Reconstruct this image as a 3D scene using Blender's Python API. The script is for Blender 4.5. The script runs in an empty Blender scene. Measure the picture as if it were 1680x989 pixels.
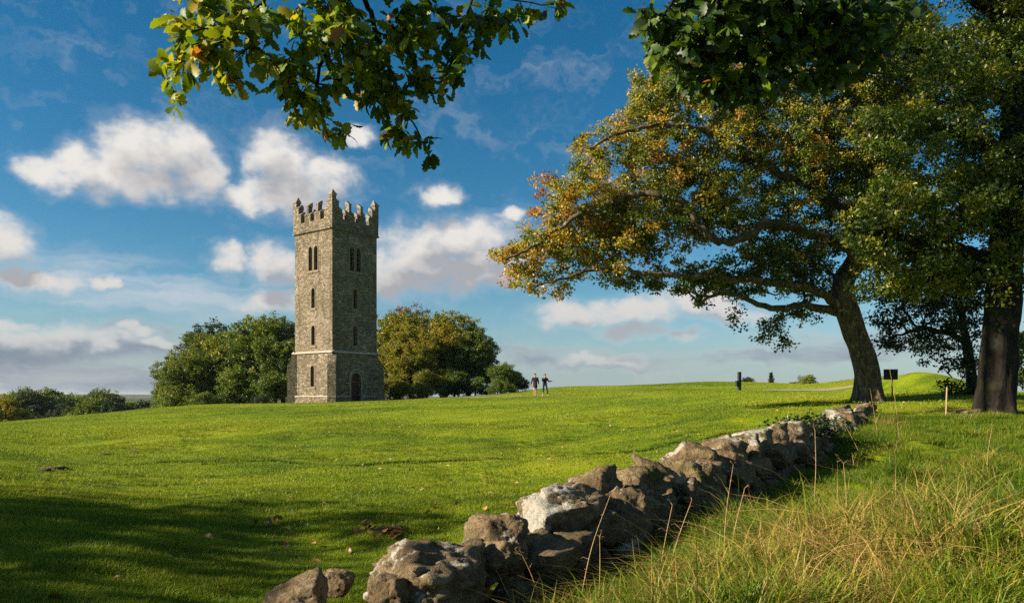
import bpy, bmesh, math, random
import numpy as np
from mathutils import Vector, Matrix, noise as mnoise

SC = bpy.context.scene
COL = SC.collection
R = math.radians
EYE = 1.65
FPX = 26.0 / 36.0 * 1680.0        # focal length in photograph pixels
HOR = 650.0                       # horizon row of the photograph

def px(u, v, d):
    """world point seen at photo pixel (u,v) at depth d metres"""
    return np.array([(u - 840.0) / FPX * d, d, EYE + (HOR - v) / FPX * d])

# ------------------------------------------------------------------ camera
cam_d = bpy.data.cameras.new('camera')
cam = bpy.data.objects.new('camera', cam_d); COL.objects.link(cam)
cam.location = (0, 0, EYE); cam.rotation_euler = (R(90), 0, 0)
cam_d.sensor_width = 36.0; cam_d.lens = 26.0
cam_d.shift_y = (HOR - 494.5) / 1680.0
cam_d.clip_start = 0.05; cam_d.clip_end = 20000
SC.camera = cam

# ------------------------------------------------------------------ light
SUN_EL = R(24)
SUN_H = np.array([-0.96, -0.28]); SUN_H = SUN_H / np.linalg.norm(SUN_H)
SUN_DIR = np.array([SUN_H[0] * math.cos(SUN_EL), SUN_H[1] * math.cos(SUN_EL), math.sin(SUN_EL)])
sun_d = bpy.data.lights.new('sun', 'SUN'); sun_d.energy = 5.0; sun_d.angle = R(0.55)
sun_d.color = (1.0, 0.86, 0.66)
sun = bpy.data.objects.new('sun', sun_d); COL.objects.link(sun)
sun.rotation_euler = Vector(SUN_DIR).to_track_quat('Z', 'Y').to_euler()
SC.view_settings.view_transform = 'Standard'
SC.view_settings.look = 'None'
SC.view_settings.exposure = 1.25
SC.cycles.use_denoising = False
SC.view_settings.gamma = 1.0
SC.view_settings.use_curve_mapping = False
SC.cycles.use_light_tree = False
SC.cycles.max_bounces = 4
SC.cycles.diffuse_bounces = 2
SC.cycles.transmission_bounces = 2
SC.cycles.glossy_bounces = 2
SC.cycles.transparent_max_bounces = 4

class NT:
    """small node-tree builder"""
    def __init__(self, tree): self.t = tree; self.n = tree.nodes; self.l = tree.links
    def node(self, typ, **kw):
        nd = self.n.new(typ)
        for k, v in kw.items(): setattr(nd, k, v)
        return nd
    def set(self, sock, val):
        if isinstance(val, bpy.types.NodeSocket): self.l.new(val, sock)
        elif val is not None: sock.default_value = val
    def math(self, op, a, b=None, c=None, clamp=False):
        nd = self.node('ShaderNodeMath', operation=op, use_clamp=clamp)
        self.set(nd.inputs[0], a); self.set(nd.inputs[1], b); self.set(nd.inputs[2], c)
        return nd.outputs[0]
    def vec(self, op, a, b=None):
        nd = self.node('ShaderNodeVectorMath', operation=op)
        self.set(nd.inputs[0], a); self.set(nd.inputs[1], b)
        return nd.outputs['Value'] if op in ('LENGTH', 'DOT_PRODUCT', 'DISTANCE') else nd.outputs['Vector']
    def noise(self, vec, scale, detail=4, rough=0.5, dist=0.0, dim='3D', out='Fac'):
        nd = self.node('ShaderNodeTexNoise', noise_dimensions=dim)
        self.set(nd.inputs['Vector'], vec); nd.inputs['Scale'].default_value = scale
        nd.inputs['Detail'].default_value = detail; nd.inputs['Roughness'].default_value = rough
        nd.inputs['Distortion'].default_value = dist
        return nd.outputs[out]
    def ramp(self, fac, stops, interp='LINEAR'):
        nd = self.node('ShaderNodeValToRGB'); cr = nd.color_ramp; cr.interpolation = interp
        while len(cr.elements) < len(stops): cr.elements.new(0.5)
        for e, (p, c) in zip(cr.elements, stops):
            e.position = p; e.color = (c, c, c, 1) if isinstance(c, (int, float)) else tuple(c) + (1,)
        self.set(nd.inputs[0], fac)
        return nd.outputs[0]
    def mix(self, fac, a, b, mode='MIX'):
        nd = self.node('ShaderNodeMix', data_type='RGBA', blend_type=mode)
        self.set(nd.inputs[0], fac)
        for s, v in ((nd.inputs[6], a), (nd.inputs[7], b)):
            self.set(s, v if isinstance(v, bpy.types.NodeSocket) else (tuple(v) + (1,) if len(v) == 3 else v))
        return nd.outputs[2]
    def maprange(self, v, a, b, c=0.0, d=1.0, interp='SMOOTHSTEP'):
        nd = self.node('ShaderNodeMapRange', interpolation_type=interp)
        for i, x in enumerate((v, a, b, c, d)): self.set(nd.inputs[i], x)
        return nd.outputs[0]
    def comb(self, x, y, z=0.0):
        nd = self.node('ShaderNodeCombineXYZ')
        for i, q in enumerate((x, y, z)): self.set(nd.inputs[i], q)
        return nd.outputs[0]
    def sep(self, v):
        nd = self.node('ShaderNodeSeparateXYZ'); self.set(nd.inputs[0], v)
        return nd.outputs

# ------------------------------------------------------------------ sky
def ae(u, v):
    x, y, z = (u - 840) / FPX, 1.0, (HOR - v) / FPX
    return math.atan2(x, y), math.asin(z / math.sqrt(x * x + y * y + z * z))

def build_world():
    w = bpy.data.worlds.new('World'); SC.world = w; w.use_nodes = True
    w.cycles.sampling_method = 'NONE'
    T = NT(w.node_tree)
    for n in list(T.n): T.n.remove(n)
    out = T.node('ShaderNodeOutputWorld'); bg = T.node('ShaderNodeBackground')
    sky = T.node('ShaderNodeTexSky', sky_type='NISHITA', sun_disc=False)
    sky.sun_elevation = SUN_EL
    sky.sun_rotation = math.atan2(SUN_DIR[0], SUN_DIR[1])
    sky.altitude = 50; sky.air_density = 1.0; sky.dust_density = 0.15; sky.ozone_density = 3.0
    hs = T.node('ShaderNodeHueSaturation'); hs.inputs['Saturation'].default_value = 1.36
    hs.inputs['Hue'].default_value = 0.49; hs.inputs['Value'].default_value = 0.84
    T.l.new(sky.outputs[0], hs.inputs['Color'])
    gm = T.node('ShaderNodeGamma'); gm.inputs[1].default_value = 1.0
    T.l.new(hs.outputs[0], gm.inputs[0])
    skycol = gm.outputs[0]
    tc = T.node('ShaderNodeTexCoord')
    s = T.sep(T.vec('NORMALIZE', tc.outputs['Generated']))
    az = T.math('ARCTAN2', s[0], s[1]); el = T.math('ARCSINE', s[2])
    P0 = T.comb(az, el, 0.0)
    # domain warp so that edges billow
    w1 = T.noise(T.vec('MULTIPLY', P0, (1, 1.25, 1)), 14, 3, 0.5, out='Color')
    w2 = T.noise(T.vec('MULTIPLY', P0, (1, 1.15, 1)), 52, 3, 0.5, out='Color')
    warp = T.vec('ADD', T.vec('MULTIPLY', T.vec('SUBTRACT', w1, (.5, .5, .5)), (.066, .044, 0)),
                 T.vec('MULTIPLY', T.vec('SUBTRACT', w2, (.5, .5, .5)), (.022, .017, 0)))
    PW = T.vec('ADD', P0, warp)
    cumulus = [(88, 284, 36, 24), (120, 266, 42, 30), (170, 285, 62, 34), (225, 248, 64, 46), (285, 250, 58, 46), (325, 284, 46, 38),
               (250, 305, 50, 26),
               (440, 255, 42, 42), (475, 285, 44, 40), (530, 292, 52, 34), (470, 320, 78, 28), (395, 322, 40, 20),
               (715, 315, 34, 20), (374, 418, 34, 26), (455, 430, 46, 40), (448, 492, 56, 20), (585, 226, 30, 12),
               (750, 390, 104, 36), (690, 428, 104, 52), (785, 436, 84, 42), (640, 446, 66, 40), (835, 360, 26, 14),
               (55, 456, 72, 18), (8, 392, 44, 32), (172, 464, 22, 10),
               (935, 512, 64, 26), (40, 562, 50, 13), (108, 554, 62, 15), (172, 561, 44, 12), (232, 549, 26, 8), (18, 538, 34, 11), (262, 566, 30, 9), (965, 592, 40, 9), (1020, 590, 34, 9), (1040, 508, 110, 24), (1145, 498, 60, 26), (1035, 544, 56, 15), (1116, 552, 34, 11), (1200, 512, 60, 18)]
    grp = bpy.data.node_groups.new('cumulus_field', 'ShaderNodeTree')
    grp.interface.new_socket('P', in_out='INPUT', socket_type='NodeSocketVector')
    grp.interface.new_socket('F', in_out='OUTPUT', socket_type='NodeSocketFloat')
    G = NT(grp); gi = G.node('NodeGroupInput'); go = G.node('NodeGroupOutput')
    acc = None
    for (u, v, ru, rv) in cumulus:
        a, e = ae(u, v)
        rx, ry = 1.0 * ru / FPX * math.cos(a), 1.0 * rv / FPX
        q = G.vec('MULTIPLY', G.vec('SUBTRACT', gi.outputs[0], (a, e, 0)), (1 / rx, 1 / ry, 0))
        f = G.math('SUBTRACT', 1.0, G.vec('DOT_PRODUCT', q, q))
        acc = f if acc is None else G.math('SMOOTH_MAX', acc, f, 0.35)
    G.l.new(acc, go.inputs[0])
    def field(vec):
        nd = T.node('ShaderNodeGroup'); nd.node_tree = grp; T.l.new(vec, nd.inputs[0]); return nd.outputs[0]
    # the rest of the sky carries the same kind of broken cumulus
    gen = T.noise(T.vec('MULTIPLY', PW, (1, 2.2, 1)), 3.2, 2, 0.45)
    outside = T.maprange(T.math('ABSOLUTE', az), 0.62, 0.80)
    above = T.maprange(el, 0.50, 0.62)
    behind = T.math('MAXIMUM', outside, above)
    genf = T.math('MULTIPLY', T.math('SUBTRACT', gen, 0.60), 7.0)
    genf = T.math('ADD', genf, T.math('MULTIPLY', T.math('SUBTRACT', behind, 1.0), 6.0))
    fbm = T.noise(T.vec('MULTIPLY', P0, (1, 1.3, 1)), 34, 7, 0.56)
    fbc = T.math('SUBTRACT', fbm, 0.5)
    F = T.math('MAXIMUM', field(PW), genf)
    D = T.math('ADD', F, T.math('MULTIPLY', fbc, 2.0))
    alpha = T.maprange(D, -0.25, 1.02)
    # thickness towards the sun decides how grey a patch of cloud is
    off = (-0.012, 0.032, 0)
    PO = T.vec('ADD', PW, off)
    fb2 = T.math('SUBTRACT', T.noise(T.vec('MULTIPLY', T.vec('ADD', P0, off), (1, 1.3, 1)), 26, 6, 0.55), 0.5)
    D2 = T.math('ADD', T.math('MAXIMUM', field(PO), genf), T.math('MULTIPLY', fb2, 1.7))
    thick = T.maprange(D2, -0.30, 1.35)
    lowgrey = T.maprange(el, 0.08, 0.27, 0.42, 0.0)
    thick2 = T.math('ADD', thick, lowgrey, clamp=True)
    ccol = T.ramp(thick2, [(0.0, (6.8, 6.55, 6.2)), (0.4, (5.7, 5.5, 5.3)), (0.75, (4.6, 4.5, 4.5)), (1.0, (3.3, 3.35, 3.55))])
    # flat stratus banks low over the horizon
    st = T.noise(T.vec('MULTIPLY', T.vec('ADD', P0, T.vec('MULTIPLY', warp, (1.2, .5, 0))), (1, 5.5, 1)), 5.2, 6, 0.55)
    banks = [(20, 588, 330, 34, 1.0), (150, 618, 340, 30, .95), (1100, 592, 420, 18, 0.8), (900, 578, 200, 14, .5), (1500, 560, 260, 30, .6), (240, 545, 120, 16, .5)]
    bf = None
    for (u, v, ru, rv, kk) in banks:
        a, e = ae(u, v)
        q = T.vec('MULTIPLY', T.vec('SUBTRACT', PW, (a, e, 0)), (FPX / ru, FPX / rv, 0))
        f = T.math('MULTIPLY', T.math('SUBTRACT', 1.0, T.vec('DOT_PRODUCT', q, q)), kk)
        f = T.math('MAXIMUM', f, -0.6)
        bf = f if bf is None else T.math('SMOOTH_MAX', bf, f, 0.3)
    outl = T.math('MULTIPLY', T.maprange(el, 0.10, 0.02), outside)
    bf = T.math('MAXIMUM', bf, T.math('SUBTRACT', T.math('MULTIPLY', outl, 1.3), 0.6))
    SD = T.math('ADD', bf, T.math('MULTIPLY', T.math('SUBTRACT', st, 0.5), 2.8))
    salpha = T.math('MULTIPLY', T.maprange(SD, -0.1, 1.15), 0.88)
    scol = T.ramp(T.maprange(SD, 0.2, 1.25, interp='LINEAR'), [(0, (4.6, 4.6, 4.6)), (0.5, (2.7, 3.0, 3.5)), (1, (1.7, 2.1, 2.65))])
    # thin cirrus streaks
    ci = T.noise(T.vec('MULTIPLY', PW, (1, 7.5, 1)), 4.0, 5, 0.5)
    ca, ce = ae(170, 462)
    cq = T.vec('MULTIPLY', T.vec('SUBTRACT', PW, (ca, ce, 0)), (FPX / 420, FPX / 62, 0))
    cw = T.math('SUBTRACT', 1.0, T.vec('DOT_PRODUCT', cq, cq), clamp=True)
    calpha = T.math('MULTIPLY', T.math('MULTIPLY', T.maprange(ci, 0.36, 0.66), cw), 0.75)
    wisp = T.noise(T.vec('MULTIPLY', T.vec('ADD', PW, T.vec('MULTIPLY', warp, (2, 2, 0))), (1, 3.2, 1)), 6.0, 6, 0.6)
    calpha = T.math('MAXIMUM', calpha, T.math('MULTIPLY', T.maprange(wisp, 0.48, 0.85), 0.30))
    skycol = T.mix(T.maprange(el, 0.16, -0.02, 0.0, 0.75), skycol, (2.15, 3.2, 3.95))
    c = T.mix(calpha, skycol, (5.0, 5.3, 5.7))
    c = T.mix(salpha, c, scol)
    c = T.mix(T.math('MULTIPLY', T.maprange(D, -1.2, .5), .24), c, (5.3, 5.4, 5.5))       # thin ragged fringe round the cumulus
    alpha = T.math('MULTIPLY', alpha, T.maprange(el, 0.03, 0.14, 0.5, 1.0))
    c = T.mix(alpha, c, ccol)
    T.l.new(c, bg.inputs[0]); bg.inputs[1].default_value = 0.052
    T.l.new(bg.outputs[0], out.inputs[0])
build_world()

# ------------------------------------------------------------------ helpers
def mesh_np(name, verts, faces, smooth=False):
    """faces: int array (n,k), or list of such arrays"""
    me = bpy.data.meshes.new(name)
    verts = np.asarray(verts, dtype=np.float32)
    fl = faces if isinstance(faces, list) else [faces]
    fl = [np.asarray(f, dtype=np.int32) for f in fl if len(f)]
    loops = np.concatenate([f.ravel() for f in fl]) if fl else np.zeros(0, np.int32)
    tot = np.concatenate([np.full(len(f), f.shape[1], np.int32) for f in fl]) if fl else np.zeros(0, np.int32)
    start = (np.cumsum(tot) - tot).astype(np.int32)
    me.vertices.add(len(verts)); me.vertices.foreach_set('co', verts.ravel())
    me.loops.add(len(loops)); me.loops.foreach_set('vertex_index', loops)
    me.polygons.add(len(tot)); me.polygons.foreach_set('loop_start', start)
    try: me.polygons.foreach_set('loop_total', tot)
    except Exception: pass
    me.polygons.foreach_set('use_smooth', np.full(len(tot), bool(smooth)))
    me.update(calc_edges=True); me.validate()
    return me

def add_attr(me, name, vals, typ='FLOAT'):
    a = me.attributes.new(name, typ, 'POINT')
    vals = np.asarray(vals)
    if typ == 'FLOAT_VECTOR': a.data.foreach_set('vector', vals.astype(np.float32).ravel())
    elif typ == 'INT': a.data.foreach_set('value', vals.astype(np.int32))
    else: a.data.foreach_set('value', vals.astype(np.float32))

def link(name, me, mat=None, parent=None, loc=None):
    o = bpy.data.objects.new(name, me); COL.objects.link(o)
    if mat is not None and me is not None and len(me.materials) == 0: me.materials.append(mat)
    if parent is not None: o.parent = parent
    if loc is not None: o.location = loc
    return o

def tag(o, label=None, cat=None, group=None, kind=None):
    if label: o['label'] = label
    if cat: o['category'] = cat
    if group: o['group'] = group
    if kind: o['kind'] = kind
    return o

def thing(name, label, cat, loc=(0, 0, 0), rotz=0.0, group=None):
    o = bpy.data.objects.new(name, None); COL.objects.link(o)
    o.empty_display_size = 0.2
    o.location = tuple(float(q) for q in loc); o.rotation_euler = (0, 0, rotz)
    return tag(o, label, cat, group)

def bm_mesh(name, bm, smooth=False):
    me = bpy.data.meshes.new(name); bm.to_mesh(me); bm.free()
    if smooth: me.polygons.foreach_set('use_smooth', np.full(len(me.polygons), True))
    return me

def bm_box(bm, x0, x1, y0, y1, z0, z1):
    vs = [bm.verts.new(p) for p in ((x0, y0, z0), (x1, y0, z0), (x1, y1, z0), (x0, y1, z0), (x0, y0, z1), (x1, y0, z1), (x1, y1, z1), (x0, y1, z1))]
    for f in ((3, 2, 1, 0), (4, 5, 6, 7), (0, 1, 5, 4), (1, 2, 6, 5), (2, 3, 7, 6), (3, 0, 4, 7)): bm.faces.new([vs[i] for i in f])
    return vs

def unit(a): return a / (np.linalg.norm(a, axis=-1, keepdims=True) + 1e-9)

# ------------------------------------------------------------------ materials
def new_mat(name):
    m = bpy.data.materials.new(name); m.use_nodes = True
    T = NT(m.node_tree)
    for n in list(T.n): T.n.remove(n)
    out = T.node('ShaderNodeOutputMaterial')
    return m, T, out

def principled(T, out, col, rough=0.85, spec=0.3, normal=None):
    p = T.node('ShaderNodeBsdfPrincipled')
    T.set(p.inputs['Base Color'], col if isinstance(col, bpy.types.NodeSocket) else tuple(col) + (1,))
    T.set(p.inputs['Roughness'], rough); p.inputs['Specular IOR Level'].default_value = spec
    if normal is not None: T.l.new(normal, p.inputs['Normal'])
    T.l.new(p.outputs[0], out.inputs[0])
    return p

def bump(T, h, dist=0.02, strength=1.0):
    b = T.node('ShaderNodeBump'); b.inputs['Distance'].default_value = dist; b.inputs['Strength'].default_value = strength
    T.l.new(h, b.inputs['Height']); return b.outputs[0]

def mat_simple(name, col, rough=0.8, var=0.25, scale=8.0, spec=0.3):
    m, T, out = new_mat(name)
    tc = T.node('ShaderNodeTexCoord')
    n = T.noise(tc.outputs['Object'], scale, 5, 0.6)
    c = T.mix(n, tuple(q * (1 - var) for q in col), tuple(min(1, q * (1 + var)) for q in col))
    principled(T, out, c, rough, spec, bump(T, n, 0.01))
    return m

def leaf_mat(name, stops, trans=0.4, gloss=0.06, patch=0.0, patch_scale=0.5, rough=0.45):
    """leaf colour runs along the ramp by the leaf's own 'tint' plus its own random share"""
    m, T, out = new_mat(name)
    at = T.node('ShaderNodeAttribute', attribute_name='tint')
    ge = T.node('ShaderNodeNewGeometry'); oi = T.node('ShaderNodeObjectInfo')
    rnd = T.math('SUBTRACT', ge.outputs['Random Per Island'], 0.5)
    t = T.math('ADD', at.outputs['Fac'], T.math('MULTIPLY', rnd, 0.20))
    t = T.math('ADD', t, T.math('MULTIPLY', T.math('SUBTRACT', oi.outputs['Random'], 0.5), 0.16))
    if patch:
        n = T.noise(ge.outputs['Position'], patch_scale, 3, 0.5)
        t = T.math('ADD', t, T.math('MULTIPLY', T.math('SUBTRACT', n, 0.5), patch))
    col = T.ramp(t, stops)
    hv = T.node('ShaderNodeHueSaturation')
    T.l.new(T.math('ADD', 0.80, T.math('MULTIPLY', ge.outputs['Random Per Island'], 0.44)), hv.inputs['Value'])
    T.l.new(col, hv.inputs['Color']); col = hv.outputs[0]
    d = T.node('ShaderNodeBsdfDiffuse'); T.l.new(col, d.inputs[0])
    tr = T.node('ShaderNodeBsdfTranslucent')
    tcol = T.mix(1.0, col, (1.15, 1.1, 0.55), 'MULTIPLY'); T.l.new(tcol, tr.inputs[0])
    ms = T.node('ShaderNodeMixShader'); ms.inputs[0].default_value = trans
    T.l.new(d.outputs[0], ms.inputs[1]); T.l.new(tr.outputs[0], ms.inputs[2])
    gl = T.node('ShaderNodeBsdfGlossy'); gl.inputs['Roughness'].default_value = rough; gl.inputs[0].default_value = (1, 1, 1, 1)
    m2 = T.node('ShaderNodeMixShader'); m2.inputs[0].default_value = gloss
    T.l.new(ms.outputs[0], m2.inputs[1]); T.l.new(gl.outputs[0], m2.inputs[2])
    T.l.new(m2.outputs[0], out.inputs[0])
    return m

GREEN = [(0.0, (.028, .060, .008)), (0.33, (.068, .120, .010)), (0.58, (.145, .190, .012)), (0.85, (.26, .25, .018)), (1.0, (.30, .24, .03))]
AUTUMN = [(0.0, (.034, .068, .007)), (0.28, (.095, .145, .010)), (0.46, (.235, .245, .015)), (0.64, (.420, .315, .026)), (0.86, (.430, .215, .026)), (1.0, (.28, .115, .022))]
M_OAK = leaf_mat('oak_leaf', AUTUMN, 0.48, 0.03)
M_OAK_NEAR = leaf_mat('near_oak_leaf', [(0.0, (.016, .040, .007)), (0.35, (.070, .140, .008)), (0.62, (.200, .250, .010)), (0.86, (.40, .34, .015)), (1.0, (.30, .12, .02))], 0.48, 0.025, rough=0.5)
M_GREEN = leaf_mat('broad_leaf', GREEN, 0.38, 0.025, 0.6, 0.22)
M_DARK = leaf_mat('evergreen_leaf', [(0, (.010, .024, .007)), (0.5, (.022, .045, .009)), (0.85, (.05, .075, .012)), (1, (.10, .11, .02))], 0.22, 0.03)
M_GOLD = leaf_mat('golden_leaf', [(0.0, (.045, .070, .009)), (0.38, (.135, .165, .012)), (0.62, (.265, .235, .016)), (0.86, (.360, .225, .018)), (1.0, (.36, .16, .02))], 0.42, 0.02, 0.8, 0.18)
M_GREY = leaf_mat('greyed_leaf', [(0, (.10, .075, .045)), (0.5, (.16, .11, .07)), (1, (.20, .13, .07))], 0.3, 0.04)
M_DRYLEAF = leaf_mat('fallen_leaf', [(0, (.10, .045, .018)), (0.5, (.20, .09, .03)), (0.8, (.32, .18, .05)), (1, (.40, .30, .05))], 0.15, 0.05)

def bark_mat(name, c1, c2, lichen, scale=6.0):
    m, T, out = new_mat(name)
    tc = T.node('ShaderNodeTexCoord'); p = tc.outputs['Object']
    st = T.vec('MULTIPLY', p, (1, 1, .22))
    n1 = T.noise(st, scale, 6, 0.62, 0.6); n2 = T.noise(p, scale * 0.7, 6, 0.65)
    c = T.mix(T.maprange(n1, .32, .68), c1, c2)
    c = T.mix(T.math('MULTIPLY', T.maprange(n2, .56, .68), 0.75), c, lichen)
    n3 = T.noise(p, 1.7, 3, 0.5)
    c = T.mix(T.math('MULTIPLY', T.maprange(n3, .5, .72), .45), c, (.045, .062, .014))
    principled(T, out, c, 0.9, 0.2, bump(T, T.math('ADD', n1, T.math('MULTIPLY', n2, .4)), 0.06, 1.0))
    return m
M_BARK = bark_mat('oak_bark', (.036, .027, .016), (.150, .116, .070), (.30, .275, .20), 9.0)
M_BARK_D = bark_mat('dark_bark', (.008, .0065, .005), (.019, .015, .011), (.028, .027, .021))  # dark bark; part of the near-black is trunk shade put into the colour

def stone_mat():
    """coursed rubble: uneven flat stones, pale mortar, lichen"""
    m, T, out = new_mat('rubble_stone')
    tc = T.node('ShaderNodeTexCoord'); p = tc.outputs['Object']
    wn = T.noise(p, 2.2, 3, 0.5, out='Color')
    q = T.vec('ADD', p, T.vec('MULTIPLY', T.vec('SUBTRACT', wn, (.5, .5, .5)), (.28, .28, .10)))
    q = T.vec('MULTIPLY', q, (1.0, 1.0, 2.15))
    vo = T.node('ShaderNodeTexVoronoi', feature='F1'); T.l.new(q, vo.inputs['Vector']); vo.inputs['Scale'].default_value = 3.3
    ve = T.node('ShaderNodeTexVoronoi', feature='DISTANCE_TO_EDGE'); T.l.new(q, ve.inputs['Vector']); ve.inputs['Scale'].default_value = 3.3
    cell = T.sep(vo.outputs['Color'])
    c = T.ramp(cell[0], [(0, (.150, .122, .088)), (0.4, (.255, .208, .150)), (0.75, (.340, .280, .205)), (0.93, (.385, .32, .24)), (1, (.46, .40, .31))])
    big = T.noise(p, 0.45, 5, 0.62); c = T.mix(T.maprange(big, .35, .7), T.mix(1, c, (.66, .66, .60), 'MULTIPLY'), c)
    strk = T.noise(T.vec('MULTIPLY', p, (1, 1, .12)), 1.6, 5, .6); c = T.mix(T.math('MULTIPLY', T.maprange(strk, .50, .70), .55), c, (.075, .066, .052))
    fine = T.noise(p, 14, 6, 0.65); c = T.mix(.5, c, T.mix(1, c, T.ramp(fine, [(.3, .5), (.7, 1.55)]), 'MULTIPLY'))
    mort = T.maprange(ve.outputs['Distance'], 0.0, 0.085, 1, 0)
    c = T.mix(T.math('MULTIPLY', mort, .45), c, (.17, .145, .11))
    lich = T.maprange(T.noise(p, 5.5, 5, 0.7), .61, .68)
    c = T.mix(T.math('MULTIPLY', lich, .55), c, (.45, .41, .34))
    # algae sits on the side turned away from the prevailing light
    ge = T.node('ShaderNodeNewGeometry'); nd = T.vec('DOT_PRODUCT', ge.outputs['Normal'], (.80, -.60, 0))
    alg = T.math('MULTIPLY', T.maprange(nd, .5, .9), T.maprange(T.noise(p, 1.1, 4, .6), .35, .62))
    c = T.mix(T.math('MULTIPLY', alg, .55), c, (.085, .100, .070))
    h = T.math('ADD', T.math('MULTIPLY', T.maprange(ve.outputs['Distance'], 0, .16), 1.0), T.math('ADD', T.math('MULTIPLY', cell[1], .9), T.math('MULTIPLY', fine, .5)))
    principled(T, out, c, 0.93, 0.15, bump(T, h, 0.05, 1.0))
    return m
M_STONE = stone_mat()

def dressed_mat():
    m, T, out = new_mat('dressed_stone')
    tc = T.node('ShaderNodeTexCoord'); p = tc.outputs['Object']
    n = T.noise(p, 3.0, 6, .65); n2 = T.noise(p, 11, 5, .7)
    c = T.ramp(n, [(.28, (.10, .088, .068)), (.5, (.21, .18, .138)), (.68, (.33, .29, .23))])
    c = T.mix(T.math('MULTIPLY', T.maprange(n2, .55, .66), .8), c, (.44, .42, .36))
    principled(T, out, c, .93, .15, bump(T, T.math('ADD', n, n2), .03))
    return m
M_DRESSED = dressed_mat()
M_SURROUND = mat_simple('surround_stone', (.185, .152, .108), .93, .35, 4)
M_PALE = mat_simple('pale_string_stone', (.36, .325, .26), .93, .4, 2.5)

def rock_mat():
    """brown weathered limestone, crisp white lichen crusts, moss"""
    m, T, out = new_mat('field_stone')
    tc = T.node('ShaderNodeTexCoord'); p = tc.outputs['Object']
    oi = T.node('ShaderNodeObjectInfo')
    sh = T.comb(T.math('MULTIPLY', oi.outputs['Random'], 37.0), T.math('MULTIPLY', oi.outputs['Random'], 91.0), 0)
    p = T.vec('ADD', p, sh)
    n1 = T.noise(p, 3.2, 8, .68, .4); n2 = T.noise(p, 16, 7, .7); n3 = T.noise(p, 60, 4, .6)
    c = T.ramp(n1, [(.26, (.055, .040, .022)), (.45, (.150, .108, .060)), (.6, (.250, .185, .105)), (.78, (.36, .285, .18))])
    c = T.mix(.75, c, T.mix(1, c, T.ramp(n2, [(.3, .35), (.5, .95), (.7, 1.5)]), 'MULTIPLY'))
    ge = T.node('ShaderNodeNewGeometry'); nz = T.sep(ge.outputs['Normal'])
    li = T.math('ADD', T.noise(p, 2.6, 5, .55, .3), T.math('MULTIPLY', T.noise(p, 13, 5, .6), .26))
    li = T.math('ADD', li, T.math('MULTIPLY', T.math('SUBTRACT', T.sep(oi.outputs['Color'])[0], .62), .42))
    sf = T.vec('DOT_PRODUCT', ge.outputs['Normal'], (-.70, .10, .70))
    li = T.math('ADD', li, T.math('SUBTRACT', T.math('MULTIPLY', sf, .17), .075))  # lichen kept to sunward sides, so the shaded face is darkened by colour
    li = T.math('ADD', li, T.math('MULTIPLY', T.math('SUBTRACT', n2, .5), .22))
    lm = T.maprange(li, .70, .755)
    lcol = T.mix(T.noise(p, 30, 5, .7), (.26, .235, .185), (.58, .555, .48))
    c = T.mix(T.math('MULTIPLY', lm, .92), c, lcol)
    mo = T.math('MULTIPLY', T.maprange(T.noise(p, 2.1, 5, .6), .56, .64), T.maprange(nz[2], -.2, .6))
    c = T.mix(T.math('MULTIPLY', mo, .8), c, T.mix(n2, (.035, .050, .010), (.10, .115, .02)))
    h = T.math('ADD', T.math('MULTIPLY', n1, 1.2), T.math('ADD', T.math('MULTIPLY', n2, .55), T.math('MULTIPLY', n3, .15)))
    h = T.math('ADD', h, T.math('MULTIPLY', lm, .06))
    principled(T, out, c, .94, .15, bump(T, h, .085, 1.0))
    return m
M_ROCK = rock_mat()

def lawn_col(T, pos):
    a = T.noise(pos, 0.10, 4, .55); b = T.noise(pos, 0.9, 5, .6); cfi = T.noise(pos, 7.0, 5, .6)
    rt = T.node('ShaderNodeMapping'); rt.inputs['Rotation'].default_value = (0, 0, R(-24)); T.l.new(pos, rt.inputs[0])
    sk = T.noise(T.vec('MULTIPLY', rt.outputs[0], (.16, 1.15, 0)), 1.5, 4, .6)          # mowing streaks
    t = T.math('ADD', T.math('ADD', T.math('MULTIPLY', a, .42), T.math('MULTIPLY', sk, .34)), T.math('ADD', T.math('MULTIPLY', b, .22), T.math('MULTIPLY', cfi, .12)))
    c = T.ramp(t, [(.40, (.058, .105, .006)), (.49, (.122, .195, .007)), (.58, (.225, .285, .009)), (.70, (.31, .31, .020))])
    return c, b, cfi

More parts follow.
